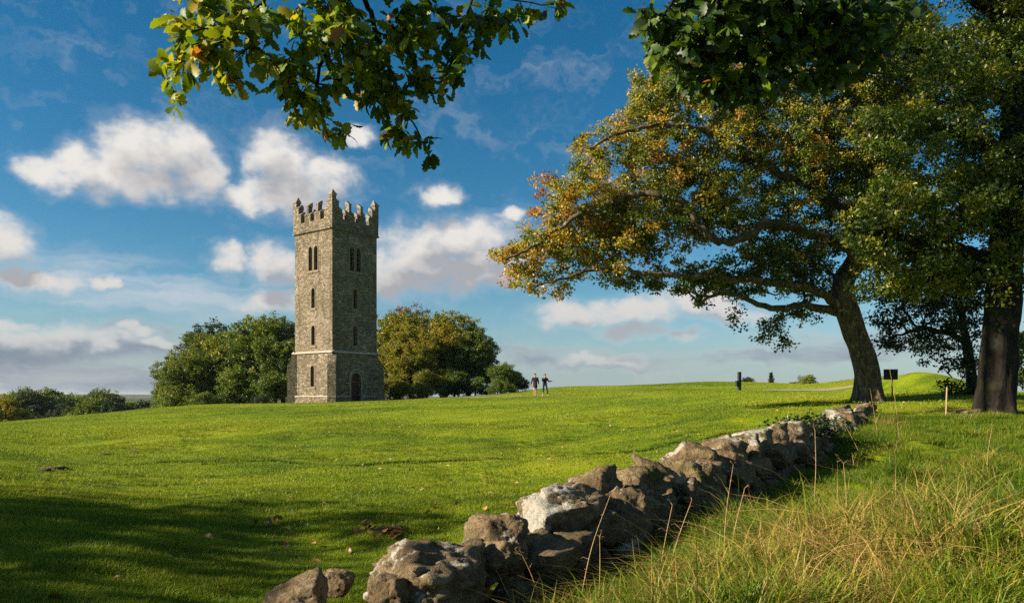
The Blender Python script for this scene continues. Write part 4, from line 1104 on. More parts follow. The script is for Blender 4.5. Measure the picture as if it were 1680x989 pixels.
def hollies():
    """dark evergreen trees between the two trunks, and the bush at the right edge"""
    def one(seed, base, limbs, blobs, mat, name, label, cat, size=.12, per=50, dens=1.0, r=.2, t0=.35):
        rs = np.random.RandomState(seed); b = px(*base); dens *= 2.2; b[2] = gz(b[0], b[1]) - .1
        root = thing(name, label, cat, b)
        lm = [[b] + [px(*q) for q in limbs[0]]] + [[px(*q) for q in l] for l in limbs[1:]]
        pos, par, tips = grow(lm, blob_points(blobs, dens, rs), .42, rs, .15); rad = radii(par, tips, .008, r)
        tp = pos[tips]; cen, di, no, L, W = sprays(tp, rs, per, .42, size, .6, .6)
        finish_tree(root, pos, par, rad, .012, M_BARK_D, leaf_cloud('crown', cen, di, no, L, W, t0 + np.repeat(rs.normal(size=len(tp)) * .15, per)), mat, .3)
    one(51, (1598, 672, 30), [[(1592, 600, 30), (1580, 530, 30), (1570, 470, 30), (1560, 420, 30)], [(1585, 560, 30), (1530, 540, 29), (1480, 545, 28.5), (1455, 560, 28.3)], [(1585, 590, 30), (1560, 610, 29), (1555, 630, 29)]],
        [(1500, 555, 56, 34, 28.8, 1.8), (1560, 545, 52, 42, 29.5, 2.0), (1480, 520, 45, 30, 29, 1.4), (1540, 500, 60, 30, 30, 1.8), (1588, 595, 34, 36, 29.8, 1.6), (1585, 645, 34, 30, 29.6, 1.4), (1520, 470, 60, 40, 30, 2.2), (1590, 500, 44, 50, 30, 2.0), (1470, 475, 44, 34, 29.4, 1.6), (1555, 450, 60, 40, 30.4, 2.2), (1440, 530, 24, 22, 28.6, 1.0), (1560, 640, 22, 26, 29.4, 1.0), (1560, 590, 22, 20, 29.2, 1.0), (1455, 570, 16, 20, 28.4, .8), (1530, 580, 34, 18, 29.0, 1.0)],
        M_DARK, 'holly_tree', 'dark evergreen tree with drooping boughs between the two big trunks', 'tree')
    one(52, (1690, 640, 34), [[(1688, 600, 34), (1685, 570, 34)]], [(1680, 600, 30, 40, 34, 1.8), (1672, 565, 24, 26, 34, 1.2), (1715, 580, 50, 60, 34, 2.5)], M_GOLD, 'hedge_bush', 'yellow green bush beyond the dark trunk at the right edge', 'bush', .16, 30, 1.1, .1, .3)
hollies()

# ------------------------------------------------------------------ the oak overhead, its boughs hanging into view
def oak_leaf_template(seed, n=10):
    rs = np.random.RandomState(seed); t = np.linspace(0, 1, n + 1)
    env = np.interp(t, [0, .08, .3, .62, .85, 1], [.03, .09, .19, .28, .21, .03])
    w = env * (1 + .30 * np.cos(t * 2 * math.pi * 4.4 + rs.uniform(-.6, .6))) * rs.uniform(.9, 1.1)
    curl = -rs.uniform(.10, .35) * (t ** 2); tw = rs.uniform(-.12, .12)
    V = []; 
    for i in range(n + 1):
        y = t[i]; V += [(-w[i] , y, curl[i] + .22 * w[i] + tw * w[i]), (0, y, curl[i]), (w[i], y, curl[i] + .22 * w[i] - tw * w[i])]
    F = []
    for i in range(n):
        a = i * 3; F += [(a, a + 1, a + 4, a + 3), (a + 1, a + 2, a + 5, a + 4)]
    return np.array(V), np.array(F)
LEAF_T = [oak_leaf_template(70 + i) for i in range(6)]

def near_oak():
    rs = np.random.RandomState(12)
    b = np.array([4.6, -3.6, gz(4.6, -3.6) - .2])
    root = thing('oak_tree', 'leafy oak boughs with large lobed leaves hanging in from the top of the picture', 'tree', b)
    q = lambda u, v, d: px(u, v, d)
    limbs = [[b, b + (.1, .1, 2), b + (-.1, .3, 4.5), b + (0, .5, 7), b + (.2, .4, 10)],
             [b + (-.1, .3, 4.4), b + (-1.6, 2.4, 5.8), b + (-3.6, 5.0, 6.0), q(640, -240, 5.4), q(560, -120, 5.5), q(548, -20, 5.5), q(540, 60, 5.5), q(520, 150, 5.5), q(530, 200, 5.5)],
             [q(560, -120, 5.5), q(600, -10, 5.7), q(625, 80, 5.8), q(655, 160, 5.8), q(690, 225, 5.8)],
             [q(560, -120, 5.5), q(460, -30, 5.3), q(400, 40, 5.2), q(330, 90, 5.1), q(262, 118, 5.0)],
             [q(600, -160, 5.6), q(720, -40, 5.8), q(820, 0, 6), q(920, 5, 6.1)],
             [b + (-.05, .4, 5.6), b + (-1.8, 4.0, 6.4), q(1260, -260, 5.6), q(1230, -120, 5.8), q(1200, 0, 5.9), q(1170, 90, 6), q(1200, 140, 6)],
             [q(1230, -120, 5.8), q(1130, -20, 5.7), q(1075, 40, 5.6)], [q(1230, -120, 5.8), q(1320, 0, 6.1), q(1370, 60, 6.2)],
             [b + (0, .5, 6.6), b + (1.5, 4, 7.6), b + (2.5, 7, 8)], [b + (.1, .5, 8), b + (-3, 1, 9.5), b + (-6, 2, 9.5)]]
    L_ = [(300, 50, 32, 34, 5.1, .3), (262, 112, 22, 13, 5.0, .2), (286, 150, 12, 20, 5.0, .15), (330, 105, 46, 38, 5.1, .3), (400, 40, 70, 40, 5.2, .4), (375, 115, 30, 32, 5.2, .3), (430, 95, 30, 30, 5.3, .3), (480, 120, 36, 60, 5.4, .35), (540, 40, 70, 50, 5.5, .45),
          (510, 185, 40, 32, 5.5, .3), (555, 215, 26, 20, 5.5, .25), (590, 110, 60, 60, 5.6, .4), (640, 160, 42, 50, 5.8, .35), (650, 225, 28, 24, 5.8, .25), (700, 232, 24, 20, 5.8, .25), (690, 50, 70, 50, 5.8, .4), (745, 110, 40, 28, 5.8, .3), (700, 135, 40, 30, 5.8, .3),
          (800, 35, 55, 30, 5.9, .35), (760, 70, 40, 30, 5.9, .3), (865, 18, 40, 18, 6.0, .25), (925, 10, 40, 10, 6.1, .2), (340, -10, 60, 30, 5.2, .3), (600, -40, 200, 30, 5.7, .5)]
    R_ = [(1062, 30, 26, 34, 5.6, .3), (1095, 70, 46, 40, 5.7, .4), (1150, 100, 50, 44, 5.9, .5), (1200, 150, 46, 26, 6, .4), (1245, 125, 50, 40, 6, .5), (1180, 40, 90, 50, 5.9, .6), (1290, 50, 80, 56, 6.1, .6), (1360, 50, 50, 50, 6.2, .5), (1250, -20, 180, 40, 5.9, .6), (1120, 130, 24, 18, 5.8, .3), (1395, 10, 50, 26, 6.2, .4), (1425, 60, 44, 44, 6.3, .5), (1390, 110, 36, 26, 6.2, .4), (1330, 128, 44, 26, 6.1, .4), (1465, 15, 44, 22, 6.3, .4)]
    aL = blob_points(L_, 8.6, rs); aR = blob_points(R_, 10.0, rs)
    hi = b + np.array([-1, 3.5, 9]) + rs.normal(size=(160, 3)) * np.array([3.2, 2.6, 1.3])
    attr = np.concatenate([aL, aR, hi])
    pos, par, tips = grow(limbs, attr, .14, rs, .16)
    rad = radii(par, tips, .0022, .40); hang = (pos[:, 1] > 4.2) & (pos[:, 2] < 6.5); rad[hang] = np.minimum(rad[hang], .004 + .22 * rad[hang])
    tr = link('trunk', tube_mesh('trunk', pos - b, par, rad, .0018, .4), M_BARK_D, root)
    tp = pos[tips]; pd = tp - pos[par[tips]]; pd = unit(pd); far = tp[:, 2] > 7.2
    C, Dn, Nn, S, Tn = [], [], [], [], []
    for i in range(len(tp)):
        k = rs.randint(4, 7); cl = rs.normal() * .13
        u_ = 840 + FPX * tp[i][0] / max(tp[i][1], .1)
        left = np.interp(u_, [230, 480, 700, 900, 1100, 1400], [.62, .56, .44, .36, .22, .16])
        for j in range(k):
            d = unit(pd[i] * .6 + rs.normal(size=3) * .75 + np.array([0, 0, -.38])); C.append(tp[i] + rs.normal(size=3) * .02 - pd[i] * rs.uniform(0, .10)); Dn.append(d)
            Nn.append(rs.normal(size=3) * .6 + np.array([-.25, -.35, .75])); S.append(rs.uniform(.075, .135)); Tn.append(left + cl + rs.normal() * .07 + (.45 if rs.rand() < .025 else 0))
    C = np.array(C); Dn = unit(np.array(Dn)); Nn = np.array(Nn); Nn = unit(Nn - Dn * (Nn * Dn).sum(1, keepdims=True)); X = np.cross(Dn, Nn); S = np.array(S); Tn = np.array(Tn)
    u = 840 + FPX * C[:, 0] / C[:, 1]; v = HOR - FPX * (C[:, 2] - EYE) / C[:, 1]
    vis = (u > 0) & (u < 1680) & (v > 5) & (C[:, 1] > 2)
    order = np.argsort(np.where(vis, C[:, 1] + .35 * (u > 1000) - .002 * v + rs.uniform(0, .5, len(C)), 99))
    pick = set(order[:300].tolist())
    var = rs.randint(0, 6, len(C))
    rest = np.array([i for i in range(len(C)) if i not in pick])
    Vs, Fs, Ts, nv = [], [], [], 0
    for k in range(6):
        ids = rest[var[rest] == k]; V0, F0 = LEAF_T[k]
        P = C[ids][:, None] + S[ids][:, None, None] * (V0[None, :, 0:1] * X[ids][:, None] + V0[None, :, 1:2] * Dn[ids][:, None] + V0[None, :, 2:3] * Nn[ids][:, None])
        m = len(V0); Vs.append(P.reshape(-1, 3) - b); Fs.append((F0[None] + (np.arange(len(ids)) * m)[:, None, None]).reshape(-1, 4) + nv); Ts.append(np.repeat(Tn[ids], m)); nv += len(ids) * m
    me = mesh_np('crown', np.concatenate(Vs), np.concatenate(Fs), True); add_attr(me, 'tint', np.concatenate(Ts))
    tag(link('crown', me, M_OAK_NEAR, root), kind='stuff')
    bins = {}
    for i in sorted(pick):
        tb = int(np.clip(round(Tn[i] * 8), 0, 8)); key = (var[i], tb)
        if key not in bins:
            V0, F0 = LEAF_T[var[i]]; lm = mesh_np('leaf', V0, F0, True); add_attr(lm, 'tint', np.full(len(V0), tb / 8)); lm.materials.append(M_OAK_NEAR); bins[key] = lm
        o = link('leaf', bins[key], None, root)
        M = Matrix(((X[i][0], Dn[i][0], Nn[i][0], 0), (X[i][1], Dn[i][1], Nn[i][1], 0), (X[i][2], Dn[i][2], Nn[i][2], 0), (0, 0, 0, 1)))
        o.location = Vector(C[i] - b); o.rotation_euler = M.to_euler(); o.scale = (S[i],) * 3
near_oak()

# trees standing outside the picture on the left; their shade lies over the near lawn
def shade_trees():
    thin = generic_tree(717, 10.0, 4.2, 21, 16, .34, 11, .26, .06)
    spec = [(-17.2, -4.5, 8.4, 'southernmost small tree of the row'), (-16.8, -1.2, 8.15, 'second small tree of the row from the south'), (-17.3, 2.0, 8.0, 'northern middle small tree of the row'),
            (-17.0, 4.9, 7.5, 'northernmost small tree of the row')]
    for i, (x, y, h, lab) in enumerate(spec):
        place_tree('row_tree', thin, lab + ' left of the lawn', 'tree', x, y, gz(x, y) - .1, h / 10.1, i * 1.7, M_GREEN, M_BARK_D, 'row of trees left of the lawn')
    # unseen tall tree, added so that its high open crown shades the dark tree
    tm, cm = generic_tree(909, 26.0, 6.0, 12, 18, .42, 12, .24, .56)
    place_tree('added_shade_tree', (tm, cm), 'unseen tall tree with a high crown, added left of the lawn to shade the dark tree', 'tree', -15.5, 13.2, gz(-15.5, 13.2) - .1, 1.0, .4, M_GREEN, M_BARK_D)
shade_trees()

# ------------------------------------------------------------------ grass
def blades(seed, n, rad, h0, h1, w, lean, segs=3, tint=(.3, .5), clump=0.0):
    rs = np.random.RandomState(seed); V = []; F = []; tv = []; nv = 0
    a = rs.uniform(0, 6.28, n); r = rad * np.sqrt(rs.uniform(0, 1, n)); bx, by = np.cos(a) * r, np.sin(a) * r
    for i in range(n):
        h = rs.uniform(h0, h1); th = rs.uniform(0, 6.28) if clump == 0 else a[i] + rs.normal() * .8; ln = lean * rs.uniform(.2, 1.2); wd = w * rs.uniform(.6, 1.3); tt = rs.uniform(*tint)
        dx, dy = math.cos(th), math.sin(th); fx, fy = -dy, dx; tw = rs.uniform(-.9, .9)
        fx, fy = fx * math.cos(tw) + dx * math.sin(tw), fy * math.cos(tw) + dy * math.sin(tw)
        for k in range(segs + 1):
            t = k / segs; cx = bx[i] + dx * ln * h * t * t; cy = by[i] + dy * ln * h * t * t; z = h * (t - .35 * ln * t * t * t)
            ww = wd * .5 * (1 - t) ** .7 + wd * .04
            V += [(cx - fx * ww, cy - fy * ww, z), (cx + fx * ww, cy + fy * ww, z)]; tv += [tt, tt]
        for k in range(segs): q = nv + k * 2; F.append((q, q + 1, q + 3, q + 2))
        nv += (segs + 1) * 2
    me = mesh_np('grass_tuft', np.array(V), np.array(F), True); add_attr(me, 'tint', tv); return me

def scatter(name, label, P, rz, tilt, scl, idx, meshes, mat):
    col = bpy.data.collections.new(name + '_kinds')
    for i, me in enumerate(meshes):
        me.materials.append(mat); col.objects.link(bpy.data.objects.new('%s_kind_%02d' % (name, i), me))
    me = mesh_np(name, P, []); rot = np.c_[tilt[:, 0], tilt[:, 1], rz]
    add_attr(me, 'rot', rot, 'FLOAT_VECTOR'); add_attr(me, 'scl', scl if scl.ndim == 2 else np.repeat(scl[:, None], 3, 1), 'FLOAT_VECTOR'); add_attr(me, 'pick', idx, 'INT')
    o = link(name, me); tag(o, label, 'grass', kind='stuff')
    ng = bpy.data.node_groups.new(name, 'GeometryNodeTree')
    ng.interface.new_socket('Geometry', in_out='INPUT', socket_type='NodeSocketGeometry'); ng.interface.new_socket('Geometry', in_out='OUTPUT', socket_type='NodeSocketGeometry')
    N = ng.nodes; gi = N.new('NodeGroupInput'); go = N.new('NodeGroupOutput'); ip = N.new('GeometryNodeInstanceOnPoints'); ci = N.new('GeometryNodeCollectionInfo')
    ci.inputs['Collection'].default_value = col; ci.inputs['Separate Children'].default_value = True; ci.inputs['Reset Children'].default_value = True
    def na(nm, typ):
        a = N.new('GeometryNodeInputNamedAttribute'); a.data_type = typ; a.inputs['Name'].default_value = nm; return a.outputs['Attribute']
    lk = ng.links.new
    lk(gi.outputs[0], ip.inputs['Points']); lk(ci.outputs[0], ip.inputs['Instance']); ip.inputs['Pick Instance'].default_value = True
    lk(na('pick', 'INT'), ip.inputs['Instance Index']); lk(na('rot', 'FLOAT_VECTOR'), ip.inputs['Rotation']); lk(na('scl', 'FLOAT_VECTOR'), ip.inputs['Scale']); lk(ip.outputs[0], go.inputs[0])
    md = o.modifiers.new('scatter', 'NODES'); md.node_group = ng
    return o

def slope_tilt(x, y, e=.25):
    dx = (terrain(x + e, y) - terrain(x - e, y)) / (2 * e); dy = (terrain(x, y + e) - terrain(x, y - e)) / (2 * e)
    return dx, dy

def wall_side(x, y):
    """metres right (camera side) of the wall line"""
    return (x - WA[0]) * WN[0] + (y - WA[1]) * WN[1]

def lawn_grass():
    rs = np.random.RandomState(3)
    kinds = [blades(10 + i, 420, .34, .022, .060, .0045, .9, 2) for i in range(4)] + [blades(20 + i, 480, .85, .022, .055, .008, .9, 2) for i in range(3)] + [blades(30 + i, 520, 1.9, .025, .06, .018, .9, 2) for i in range(3)]
    PX, PY, K = [], [], []
    for lo, hi, dens, k0, kn in ((4.0, 13.0, 13.0, 0, 4), (11.5, 32, 2.6, 4, 3), (28, 85, .62, 7, 3)):
        area = .5 * (hi * hi - lo * lo) * 1.50; n = int(area * dens)
        r = np.sqrt(rs.uniform(lo * lo, hi * hi, n)); a = rs.uniform(-.72, .72, n); x, y = r * np.sin(a), r * np.cos(a)
        ws = wall_side(x, y); along = (x - WA[0]) * WD[0] + (y - WA[1]) * WD[1]
        keep = (ws < -.30) | (along > 20.5) | (r > 21)
        dt = np.minimum(np.hypot(x + 18.1, y - 76) / 4.6, np.hypot(x - 13.6, y - 28) / 1.2); keep &= dt > 1
        keep &= (np.hypot(x - 14.4, y - 22) > 1.6) & ((np.hypot((x - 22.3) / 1.4, y - 41) > 5.5) | (hi < 40))
        PX.append(x[keep]); PY.append(y[keep]); K.append(k0 + rs.randint(0, kn, keep.sum()))
    # coarser tufts where the turf is rank
    n = 9000; r = np.sqrt(rs.uniform(4.5 ** 2, 34 ** 2, n)); a = rs.uniform(-.66, .5, n); x, y = r * np.sin(a), r * np.cos(a)
    pt = np.array([mnoise.fractal(Vector((p * .45, q * .45, 8.0)), 1, 2, 3) for p, q in zip(x, y)]); keep = (wall_side(x, y) < -.4) & (pt > .12)
    kinds += [blades(40 + i, 46, .11, .04, .10, .006, 1.2, 2, clump=1) for i in range(3)]
    PX.append(x[keep]); PY.append(y[keep]); K.append(10 + rs.randint(0, 3, keep.sum()))
    x = np.concatenate(PX); y = np.concatenate(PY); k = np.concatenate(K); z = terrain(x, y); dx, dy = slope_tilt(x, y)
    tilt = np.c_[np.arctan(dy), -np.arctan(dx)]
    # a tilt about the world axes, then the spin: keep the spin small effect by spinning the kinds in place
    rz = np.zeros(len(x)); s = rs.uniform(.8, 1.2, len(x)); sc = np.c_[s * np.where(rs.rand(len(x)) < .5, -1, 1), s, s]
    scatter('lawn_grass', 'short mown green grass of the lawn', np.c_[x, y, z - .004], rz, tilt, np.abs(sc), k, kinds, M_LAWN)
lawn_grass()

def rough_grass():
    rs = np.random.RandomState(44)
    kinds = [blades(100 + i, 44, .17, .10, .27, .0105, 1.35, 4, (.05, .40), 1) for i in range(4)] + [blades(110 + i, 34, .16, .14, .36, .0085, 1.4, 5, (.35, .60), 1) for i in range(3)] + \
            [blades(120 + i, 12, .15, .18, .46, .0065, 1.1, 5, (.70, 1.0), 1) for i in range(4)] + [blades(130 + i, 22, .24, .12, .34, .0070, 2.2, 4, (.60, .95), 1) for i in range(2)]
    n = 7000; r = np.sqrt(rs.uniform(2.6 ** 2, 25 ** 2, n)); r = np.where(rs.rand(n) < .45, rs.uniform(2.6, 9, n), r); a = rs.uniform(-.25, .74, n)
    x, y = r * np.sin(a), r * np.cos(a); ws = wall_side(x, y); along = (x - WA[0]) * WD[0] + (y - WA[1]) * WD[1]
    edge = np.interp(along, [-3, 0, 4, 10, 18, 24, 30], [.50, .50, .50, .46, .40, .1, .4])
    keep = (ws > edge) & (r < 22.5) & (np.hypot(x - 14.4, y - 22) > 1.3)
    lim = np.interp(x, [6, 11, 16], [26, 21.5, 17.5]); keep &= (y < lim)
    # the grass thins to lawn at the far right
    keep &= ~((y > 14) & (rs.rand(n) < .35))
    x, y, ws = x[keep], y[keep], ws[keep]; nb = len(x)
    # tussocks: many tufts crowded on one spot
    pick = rs.choice(nb, 230, replace=False); pick = pick[ws[pick] > .75]; cx = np.repeat(x[pick], 13) + rs.normal(size=len(pick) * 13) * .15; cy = np.repeat(y[pick], 13) + rs.normal(size=len(pick) * 13) * .15
    x = np.r_[x, cx]; y = np.r_[y, cy]; ws = wall_side(x, y); m = len(x); tuss = np.arange(m) >= nb; tone = np.r_[np.zeros(nb), np.repeat(rs.choice([-.45, -.3, .25, .5], len(pick)), 13)]
    patch = np.array([mnoise.noise(Vector((p * .55, q * .55, 3.0))) for p, q in zip(x, y)]); u = rs.rand(m)
    t = u + tone + patch * 1.0 + .42 * np.exp(-((ws - 1.3) / .8) ** 2) * (np.hypot(x, y) < 9) - .36
    k = np.where(t < .42, rs.randint(0, 4, m), np.where(t < .64, 4 + rs.randint(0, 3, m), np.where(t < .86, 7 + rs.randint(0, 4, m), 11 + rs.randint(0, 2, m))))
    z = terrain(x, y); s = rs.uniform(.65, 1.15, m) * np.interp(np.hypot(x, y), [2.5, 5, 10, 22], [.72, .9, 1.05, .9]) * np.interp(ws, [.4, 1.2], [.85, 1.05])
    s *= np.interp(patch, [-.5, 0, .5], [.6, 1, 1.3]); s *= np.where((x > 9) & (y < 14), .75, 1)
    s *= np.where(tuss, 1.10, .76)
    tilt = rs.normal(size=(m, 2)) * np.where(tuss, .22, .12)[:, None]
    scatter('rough_grass', 'long uncut grass mixing green tufts and dry straw', np.c_[x, y, z - .01], rs.uniform(0, 6.28, m), tilt, s, k, kinds, M_TALL)
    # short turf between the tufts
    sw = [blades(150 + i, 300, .30, .05, .15, .006, 1.0, 2, (.1, .5)) for i in range(3)]
    n = 3000; r = np.sqrt(rs.uniform(2.4 ** 2, 23 ** 2, n)); a = rs.uniform(-.25, .74, n); x, y = r * np.sin(a), r * np.cos(a); along = (x - WA[0]) * WD[0] + (y - WA[1]) * WD[1]
    keep = (wall_side(x, y) > .5) & (along < 26); x, y = x[keep], y[keep]; m = len(x)
    scatter('turf', 'low green turf between the long grass tufts', np.c_[x, y, terrain(x, y) - .005], rs.uniform(0, 6.28, m), rs.normal(size=(m, 2)) * .04, rs.uniform(.8, 1.2, m), rs.randint(0, 3, m), sw, M_TALL)
rough_grass()

def stalks():
    """single dry stems that stand clear of the grass: foot u,v,depth, top u,v"""
    m, T, out = new_mat('dry_stem'); ge = T.node('ShaderNodeNewGeometry'); n = T.noise(ge.outputs['Position'], 30, 3, .6)
    principled(T, out, T.ramp(n, [(.3, (.23, .135, .06)), (.7, (.42, .29, .14))]), .8, .2)
    S = [(950, 985, 5.4, 1000, 815, 'long leaning dry stem crossing in front of the white lichened stone'), (982, 1000, 5.2, 984, 880, 'short straight brown stem before the white lichened stone'),
         (1186, 935, 5.6, 1203, 762, 'tallest straight dry stem before the dark middle of the wall'), (1192, 945, 5.4, 1222, 800, 'dry stem with hooked tip beside the tallest middle stem'), (1080, 925, 5.6, 1103, 828, 'thin arching dry stem at the left of the straw clump'),
         (1092, 930, 5.5, 1135, 820, 'curled dry stem over the straw clump'), (865, 990, 5.2, 815, 935, 'thin pale stem leaning left before the wall end'), (892, 992, 5.2, 852, 900, 'dry stem leaning left before the dark gap of the wall'),
         (1335, 790, 9.5, 1337, 705, 'slender dry stem in front of the far wall stones'), (1474, 900, 6.6, 1472, 690, 'tall straight straw stem standing in the long grass, right'), (1412, 745, 15, 1382, 690, 'grass stem bowing over the wall end'),
         (1475, 722, 16, 1460, 607, 'tallest pale grass stem left of the small sign'), (1440, 712, 17, 1428, 640, 'fine seeding grass stem before the leaning trunk'), (1620, 800, 10, 1628, 700, 'dry stem in the grass below the dark trunk'),
         (1378, 905, 6.0, 1384, 760, 'dry stem rising from the tall grass, centre right'), (1295, 935, 5.2, 1292, 850, 'short straw stem in the foreground grass')]
    for i, (u0, v0, d, u1, v1, lab) in enumerate(S):
        rs = np.random.RandomState(500 + i); a = px(u0, v0, d); a[2] = min(a[2], gz(a[0], a[1]) + .02); t = px(u1, v1, d + rs.uniform(-.1, .1))
        mid = (a + t) / 2 + np.array([rs.uniform(-.02, .02), rs.uniform(-.05, .05), .03]); pts = catmull([a, mid, t], 5)
        pts = np.vstack([pts, t + (t - mid) * .12 + np.array([rs.uniform(-.03, .03), 0, -.012]), t + (t - mid) * .16 + np.array([rs.uniform(-.06, .06), 0, -.04])])
        k = len(pts); rad = np.linspace(.0042, .0016, k) * (1 if d < 9 else 1.5)
        par = np.arange(-1, k - 1); P = list(pts - a); pr = list(par); rd = list(rad)
        for q in range(rs.randint(2, 6)):     # a few side blades and seed twigs
            j = rs.randint(2, k - 1); c = P[j] + np.array([rs.uniform(-.05, .05), rs.uniform(-.03, .03), rs.uniform(.01, .05)]); P.append(c); pr.append(j); rd.append(.0013)
            P.append(c + np.array([rs.uniform(-.03, .03), 0, -.01])); pr.append(len(P) - 2); rd.append(.001)
        o = link('dry_stem', tube_mesh('dry_stem', np.array(P), np.array(pr), np.array(rd), .0005), m, None, tuple(a)); tag(o, lab, 'grass stem', 'single dry stems in the grass')
stalks()

# ------------------------------------------------------------------ litter on the lawn
def lawn_litter():
    rs = np.random.RandomState(9)
    leafm = []
    for k in range(6):
        V0, F0 = LEAF_T[k]; V = V0.copy(); V[:, 2] += .35 * V0[:, 0] ** 2 * 2 + .15 * np.sin(V0[:, 1] * 5 + k); me = mesh_np('fallen_leaf', V, F0, True); add_attr(me, 'tint', np.full(len(V), .25 + .12 * k)); me.materials.append(M_DRYLEAF); leafm.append(me)
    def ground_at(u, v):
        lo, hi = 3.0, 70.0
        r = (u - 840) / FPX; ys = np.geomspace(lo, hi, 300); zz = terrain(ys * r, ys); vv = HOR - (zz - EYE) / ys * FPX
        k = np.argmax(vv < v); y = ys[k]; return y * r, y, zz[k]
    spots = [(233, 828), (440, 868), (448, 880), (285, 900), (335, 885), (180, 962), (75, 990), (355, 970), (575, 905), (525, 892), (695, 845), (826, 818), (720, 838), (255, 808), (400, 830), (640, 770), (590, 758), (700, 720), (672, 776), (750, 830), (855, 800), (470, 905), (300, 930), (130, 985), (630, 850), (845, 742), (920, 728), (1000, 720), (960, 700), (1060, 705)]
    for i, (u, v) in enumerate(spots):
        x, y, z = ground_at(u, v); o = link('fallen_leaf', leafm[i % 6], None, None, (x, y, z + .035)); s = .085 + .04 * rs.rand(); o.scale = (s, s, s); o.rotation_euler = (rs.normal() * .5, rs.normal() * .5, rs.uniform(0, 6.28))
        tag(o, 'single dry brown leaf lying on the lawn', 'leaf', 'fallen leaves on the lawn')
    for i, (u, v, n, sp, lab) in enumerate(((612, 878, 26, .085, 'larger of two heaps of brown leaves on the lawn near the wall'), (645, 882, 18, .06, 'smaller of two heaps of brown leaves on the lawn near the wall'), (443, 868, 9, .06, 'little cluster of yellow brown leaves on the shaded lawn'), (968, 0, 0, 0, ''))):
        if not n: continue
        x, y, z = ground_at(u, v); Vs, Fs, Ts, nv = [], [], [], 0
        for q in range(n):
            V0, F0 = LEAF_T[q % 6]; M = np.array(Matrix.Rotation(rs.uniform(0, 6.28), 3, 'Z') @ Matrix.Rotation(rs.normal() * .6, 3, 'X') @ Matrix.Rotation(rs.normal() * .6, 3, 'Y'))
            Vs.append(V0 * rs.uniform(.08, .13) @ M.T + np.array([rs.normal() * sp * 1.5, rs.normal() * sp, .03 + rs.uniform(0, .06)])); Fs.append(F0 + nv); nv += len(V0); Ts.append(np.full(len(V0), rs.uniform(.05, .75)))
        me = mesh_np('leaf_heap', np.concatenate(Vs), np.concatenate(Fs), True); add_attr(me, 'tint', np.concatenate(Ts)); tag(link('leaf_heap', me, M_DRYLEAF, None, (x, y, z)), lab, 'leaf heap')
    ms = mat_simple('loose_soil', (.075, .045, .024), .95, .5, 20)
    for i, (u, v, w, h, lab) in enumerate(((221, 744, .50, .16, 'brown molehill, the rightmost of the scuffed patch'), (172, 746, .40, .08, 'flat soil clod left of the rightmost molehill'), (92, 769, .55, .10, 'wide dark soil patch left on the sunny lawn'), (70, 772, .4, .07, 'small soil clod beside the wide dark patch'), (78, 836, .34, .09, 'earth clod by the rut at the left edge'))):
        x, y, z = ground_at(u, v); o = link('molehill', rock_mesh(700 + i, 4, (w * .8, w * .6, h * 1.1), .22, 5), ms, None, (x, y, z)); tag(o, lab, 'molehill', 'soil clods on the lawn')
    # small leaves strewn too thinly to count
    n = 1100; r = np.sqrt(rs.uniform(8 ** 2, 34 ** 2, n)); a = rs.uniform(-.3, .62, n); x, y = r * np.sin(a), r * np.cos(a); k = (wall_side(x, y) < -.6) | (r > 24); x, y = x[k], y[k]
    P = np.c_[x, y, terrain(x, y) + .05]; m = len(P); me = leaf_cloud('strewn_leaves', P, rs.normal(size=(m, 3)) * (1, 1, .3), rs.normal(size=(m, 3)) * .4 + np.array([-.3, -.2, 1]), rs.uniform(.05, .11, m), rs.uniform(.04, .08, m), rs.uniform(.4, 1.05, m))
    tag(link('strewn_leaves', me, M_DRYLEAF), 'small yellow leaves strewn over the lawn', 'leaves', kind='stuff')
lawn_litter()

def ivy():
    rs = np.random.RandomState(15); c = px(1330, 697, 15.4); n = 700
    p = rs.normal(size=(n, 3)) * np.array([.40, .50, .12]) + np.array([0, 0, -.02]); p[:, 0] += p[:, 1] * .6
    me = leaf_cloud('foliage', p, rs.normal(size=(n, 3)), rs.normal(size=(n, 3)) * .6 + np.array([-.1, -.3, .8]), rs.uniform(.06, .12, n), rs.uniform(.05, .09, n), rs.uniform(.1, .5, n))
    t = thing('ivy_plant', 'dark ivy creeping over the top of the far part of the wall', 'ivy', tuple(c)); link('foliage', me, M_DARK, t)
    pos = np.array([[0, 0, -.6], [.05, .02, -.3], [0, 0, 0], [.3, .35, .05], [.5, .6, 0], [-.3, -.35, .04]]); link('stem', tube_mesh('stem', pos, np.array([-1, 0, 1, 2, 3, 2]), np.array([.02, .018, .015, .01, .006, .01]), .001), M_BARK_D, t)
ivy()

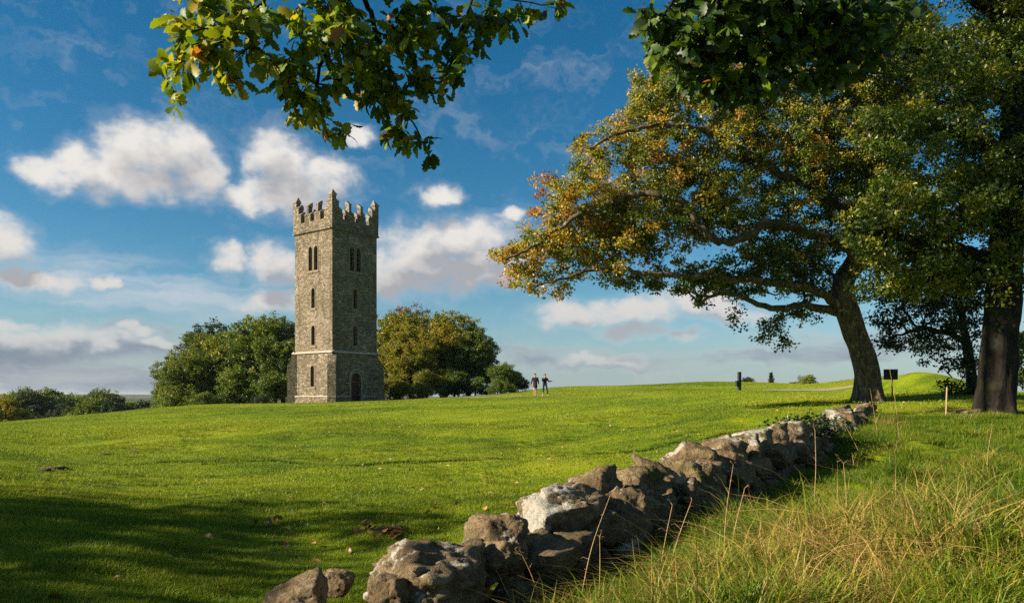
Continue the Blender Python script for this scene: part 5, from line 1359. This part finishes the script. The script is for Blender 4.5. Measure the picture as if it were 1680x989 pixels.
# ------------------------------------------------------------------ posts and sign
def posts():
    dk = mat_simple('dark_post_paint', (.022, .026, .028), .6, .3, 6); wd = mat_simple('weathered_wood', (.30, .21, .12), .85, .3, 10); sg = mat_simple('sign_board', (.030, .034, .026), .6, .3, 3)
    def boxpart(name, b, mat, parent, bev=.012):
        bm = bmesh.new(); bm_box(bm, *b); bmesh.ops.bevel(bm, geom=list(bm.edges), offset=bev, segments=2, affect='EDGES'); return link(name, bm_mesh(name, bm), mat, parent)
    p = px(1213, 641, 46); z = gz(p[0], p[1])
    t = thing('marker_post', 'tall dark square post with a small box, standing by the footpath', 'post', (p[0], p[1], z), .3)
    h = EYE + (HOR - 611) / FPX * 46 - z
    boxpart('post', (-.09, .09, -.09, .09, -.2, h), dk, t); boxpart('cap', (-.105, .105, -.105, .105, h + .001, h + .04), dk, t); boxpart('side_box', (-.26, -.093, -.10, .08, h * .25, h * .56), dk, t)
    p = px(1462, 645, 31); z = gz(p[0], p[1])
    s = thing('lawn_sign', 'small dark sign board on a thin post right of the leaning trunk', 'sign', (p[0], p[1], z), -.25)
    zt = EYE + (HOR - 606) / FPX * 31 - z; zb = EYE + (HOR - 622) / FPX * 31 - z
    bd = boxpart('board', (-.27, .25, -.02, .02, zb, zt), sg, s, .006); boxpart('rim', (-.285, .265, .021, .035, zb - .015, zt + .015), dk, s, .004); boxpart('post', (.03, .08, .036, .085, -.2, zt - .05), dk, s, .006)
    p = px(1552, 688, 20.4); z = gz(p[0], p[1]); h = EYE + (HOR - 634) / FPX * 20.4 - z
    bm = bmesh.new(); v = bm_box(bm, -.016, .016, -.016, .016, -.15, h - .05); v2 = [bm.verts.new((x * .4, y * .4, h)) for x, y in ((-.016, -.016), (.016, -.016), (.016, .016), (-.016, .016))]
    bm.faces.remove([f for f in bm.faces if all(q.co.z > h - .06 for q in f.verts)][0])
    for i in range(4): bm.faces.new((v[4 + i], v[4 + (i + 1) % 4], v2[(i + 1) % 4], v2[i]))
    bm.faces.new(v2); st = link('wooden_stake', bm_mesh('wooden_stake', bm), wd, None, (p[0], p[1], z)); st.rotation_euler = (.02, .03, .6); tag(st, 'thin pale wooden stake in the grass left of the dark trunk', 'stake')
posts()

# ------------------------------------------------------------------ the two walkers
def person(loc, rz, label, J, hair_len, cloth):
    """J: joint name -> (x,y,z,rx,ry); one skinned body, clothes and hair as children"""
    t = thing('person', label, 'person', loc, rz)
    skin = mat_simple('skin', (.42, .24, .16), .6, .15, 12); 
    def skinned(name, chains, mat, sub=2):
        vs, es, rd, ix = [], [], [], {}
        for ch in chains:
            prev = None
            for key, p, r in ch:
                if key not in ix: ix[key] = len(vs); vs.append(p); rd.append(r)
                if prev is not None: es.append((prev, ix[key]))
                prev = ix[key]
        me = bpy.data.meshes.new(name); me.from_pydata(vs, es, []); o = link(name, me, mat, t)
        o.modifiers.new('skin', 'SKIN'); o.modifiers.new('sub', 'SUBSURF').levels = sub; o.modifiers['sub'].render_levels = sub
        sv = me.skin_vertices[0].data
        for i, r in enumerate(rd): sv[i].radius = r if isinstance(r, tuple) else (r, r); sv[i].use_root = (i == 0)
        return o
    def chain(keys, radii_): return [(k, J[k], r) for k, r in zip(keys, radii_)]
    body = [chain(['pelvis', 'waist', 'chest', 'neck', 'jaw', 'crown'], [(.13, .10), (.12, .09), (.15, .10), .048, (.070, .085), (.062, .08)])]
    for s in 'LR':
        body.append(chain(['chest', 'sh' + s, 'el' + s, 'wr' + s], [(.15, .10), .055, .040, .026])); body.append(chain(['pelvis', 'hip' + s, 'kn' + s, 'an' + s, 'toe' + s], [(.13, .10), .078, .054, .036, .030]))
        w = np.array(J['wr' + s]); e = np.array(J['el' + s]); d = unit(w - e); sd = np.cross(d, (0, 1, 0)) ; sd = unit(sd + 1e-6)
        body.append([('wr' + s, J['wr' + s], .026), ('pm' + s, tuple(w + d * .06), (.034, .018)), ('pk' + s, tuple(w + d * .10), (.034, .016))])
        for f in range(4):
            o = sd * (f - 1.5) * .018; L = (.065, .075, .070, .055)[f]
            body.append([('pk' + s, tuple(w + d * .10), (.034, .016)), ('f%d%s' % (f, s), tuple(w + d * (.10 + L * .5) + o), .009), ('g%d%s' % (f, s), tuple(w + d * (.10 + L) + o + np.array([0, .012, -.006])), .008)])
        body.append([('pm' + s, tuple(w + d * .06), (.034, .018)), ('th' + s, tuple(w + d * .085 + sd * .045), .010), ('tt' + s, tuple(w + d * .115 + sd * .055), .009)])
    skinned('body', body, skin)
    c = np.array(J['crown']); jw = np.array(J['jaw'])
    # face: nose, eyes, mouth
    bm = bmesh.new()
    bmesh.ops.create_icosphere(bm, subdivisions=2, radius=1, matrix=Matrix.Translation(Vector((c[0], c[1] - .088, (c[2] + jw[2]) / 2 - .01))) @ Matrix.Diagonal((.014, .020, .024, 1))); link('nose', bm_mesh('nose', bm, True), skin, t)
    dk = mat_simple('eye_dark', (.02, .015, .012), .4)
    for sx in (-1, 1):
        bm = bmesh.new(); bmesh.ops.create_icosphere(bm, subdivisions=2, radius=1, matrix=Matrix.Translation(Vector((c[0] + sx * .030, c[1] - .080, (c[2] + jw[2]) / 2 + .018))) @ Matrix.Diagonal((.012, .008, .007, 1))); link('eye', bm_mesh('eye', bm, True), dk, t)
    for sx in (-1, 1):
        bm = bmesh.new(); bmesh.ops.create_icosphere(bm, subdivisions=2, radius=1, matrix=Matrix.Translation(Vector((c[0] + sx * .074, c[1], (c[2] + jw[2]) / 2))) @ Matrix.Diagonal((.010, .020, .032, 1))); link('ear', bm_mesh('ear', bm, True), skin, t)
    bm = bmesh.new(); bmesh.ops.create_icosphere(bm, subdivisions=2, radius=1, matrix=Matrix.Translation(Vector((jw[0], jw[1] - .082, jw[2] + .005))) @ Matrix.Diagonal((.022, .006, .006, 1))); link('mouth', bm_mesh('mouth', bm, True), mat_simple('lips', (.30, .11, .09), .5), t)
    # hair as a cap over skull and nape
    D, F = ico(3); V = D * np.array([.088, .100, .105]) + np.array([c[0], c[1] + .018, c[2] - .015]); face = (D[:, 1] < -.25) & (D[:, 2] < .45); V[face] = V[face] * .0 + (np.array([c[0], c[1] + .02, c[2] - .01]) + D[face] * .062)
    low = D[:, 2] < -.2; V[low & ~face, 2] -= hair_len * (-.2 - D[low & ~face, 2])
    link('hair', mesh_np('hair', V, F, True), mat_simple('hair', (.022, .014, .010), .5, .3, 30), t)
    for nm, chs, mt in cloth(J, chain): skinned(nm, chs, mt)
    return t

def walkers():
    dark = mat_simple('dark_coat', (.030, .022, .026), .85, .3, 9); navy = mat_simple('navy_top', (.016, .019, .028), .85, .3, 9); grey = mat_simple('grey_leggings', (.13, .145, .165), .85, .2, 9)
    blk = mat_simple('dark_shoe', (.07, .035, .025), .6); wht = mat_simple('pale_shoe', (.62, .58, .50), .6); scf = mat_simple('pale_scarf', (.45, .36, .26), .9)
    # facing the camera is -y
    J1 = dict(pelvis=(0, 0, .95), waist=(0, 0, 1.10), chest=(0, .01, 1.34), neck=(0, 0, 1.50), jaw=(0, -.02, 1.58), crown=(0, -.005, 1.68),
              shL=(.19, 0, 1.41), elL=(.25, .03, 1.15), wrL=(.27, -.06, .92), shR=(-.19, 0, 1.41), elR=(-.26, .04, 1.15), wrR=(-.30, .0, .90),
              hipL=(.085, 0, .90), knL=(.09, .03, .48), anL=(.085, .14, .10), toeL=(.09, .05, .035), hipR=(-.085, 0, .90), knR=(-.08, -.10, .49), anR=(-.07, -.13, .085), toeR=(-.075, -.27, .03))
    def c1(J, ch):
        out = [('coat', [[('p0', (0, 0, .62), (.21, .17)), ('p1', (0, 0, .80), (.20, .155)), ('p2', (0, 0, 1.10), (.165, .125)), ('p3', (0, .01, 1.34), (.185, .13)), ('p4', (0, 0, 1.46), (.10, .085))],
                         [('p3', (0, .01, 1.34), (.185, .13)), ('sl', J['shL'], .075), ('el', J['elL'], .062), ('wl', tuple(np.array(J['wrL']) + (0, 0, .02)), .048)], [('p3', (0, .01, 1.34), (.185, .13)), ('sr', J['shR'], .075), ('er', J['elR'], .062), ('wr', tuple(np.array(J['wrR']) + (0, 0, .02)), .048)]], dark)]
        for s in 'LR': a = np.array(J['an' + s]); q = np.array(J['toe' + s]); out.append(('shoe', [[('a', tuple(a + (0, .02, -.02)), .045), ('b', tuple(a + (0, .01, -.045)), .045), ('c', tuple(q), (.042, .034))]], blk))
        return out
    p = px(878, 650, 57); g = gz(p[0], p[1])
    person((p[0], p[1], g + .03), .10, 'walker in a long dark coat with bare legs on the path', J1, .05, c1)
    J2 = dict(pelvis=(0, 0, .92), waist=(0, 0, 1.06), chest=(0, .01, 1.28), neck=(0, 0, 1.43), jaw=(.01, -.02, 1.51), crown=(.01, -.005, 1.61),
              shL=(.17, 0, 1.34), elL=(.30, .02, 1.10), wrL=(.50, -.14, 1.12), shR=(-.17, 0, 1.34), elR=(-.23, -.06, 1.10), wrR=(-.12, -.16, 1.32),
              hipL=(.085, 0, .88), knL=(.15, -.08, .47), anL=(.20, -.12, .085), toeL=(.21, -.25, .03), hipR=(-.085, 0, .88), knR=(-.11, .02, .47), anR=(-.13, .10, .09), toeR=(-.135, .0, .03))
    def c2(J, ch):
        out = [('jacket', [[('p1', (0, 0, .84), (.165, .13)), ('p2', (0, 0, 1.06), (.150, .12)), ('p3', (0, .01, 1.28), (.17, .125)), ('p4', (0, 0, 1.40), (.085, .075))],
                           [('p3', (0, .01, 1.28), (.17, .125)), ('sl', J['shL'], .070), ('el', J['elL'], .058), ('wl', J['wrL'], .044)], [('p3', (0, .01, 1.28), (.17, .125)), ('sr', J['shR'], .070), ('er', J['elR'], .058), ('wr', J['wrR'], .044)]], navy),
               ('leggings', [[('p', J['pelvis'], (.145, .115)), ('h' + s, J['hip' + s], .090), ('k' + s, J['kn' + s], .064), ('a' + s, tuple(np.array(J['an' + s]) + (0, 0, .03)), .045)] for s in 'LR'], grey),
               ('scarf', [[('n0', (0, -.01, 1.37), (.085, .08)), ('n1', (0, -.015, 1.45), (.075, .072))]], scf)]
        for s in 'LR': a = np.array(J['an' + s]); q = np.array(J['toe' + s]); out.append(('shoe', [[('a', tuple(a + (0, .02, -.02)), .045), ('b', tuple(a + (0, .01, -.045)), .045), ('c', tuple(q), (.042, .034))]], wht))
        return out
    p = px(894, 650, 57.3); g = gz(p[0], p[1])
    person((p[0], p[1], g + .03), .25, 'walker in a navy top and grey leggings holding one arm out', J2, .22, c2)
walkers()

# ------------------------------------------------------------------ the air
def build_haze():
    m, T, out = new_mat('haze')
    v = T.node('ShaderNodeVolumePrincipled'); v.inputs['Color'].default_value = (.80, .88, 1.0, 1); v.inputs['Density'].default_value = .00005; v.inputs['Anisotropy'].default_value = .2
    T.l.new(v.outputs[0], out.inputs['Volume'])
    bm = bmesh.new(); bm_box(bm, -6200, 6200, -6200, 6200, -18, 30)
    tag(link('haze', bm_mesh('haze', bm), m), 'thin pale haze in the air over the plain', kind='stuff')
build_haze()
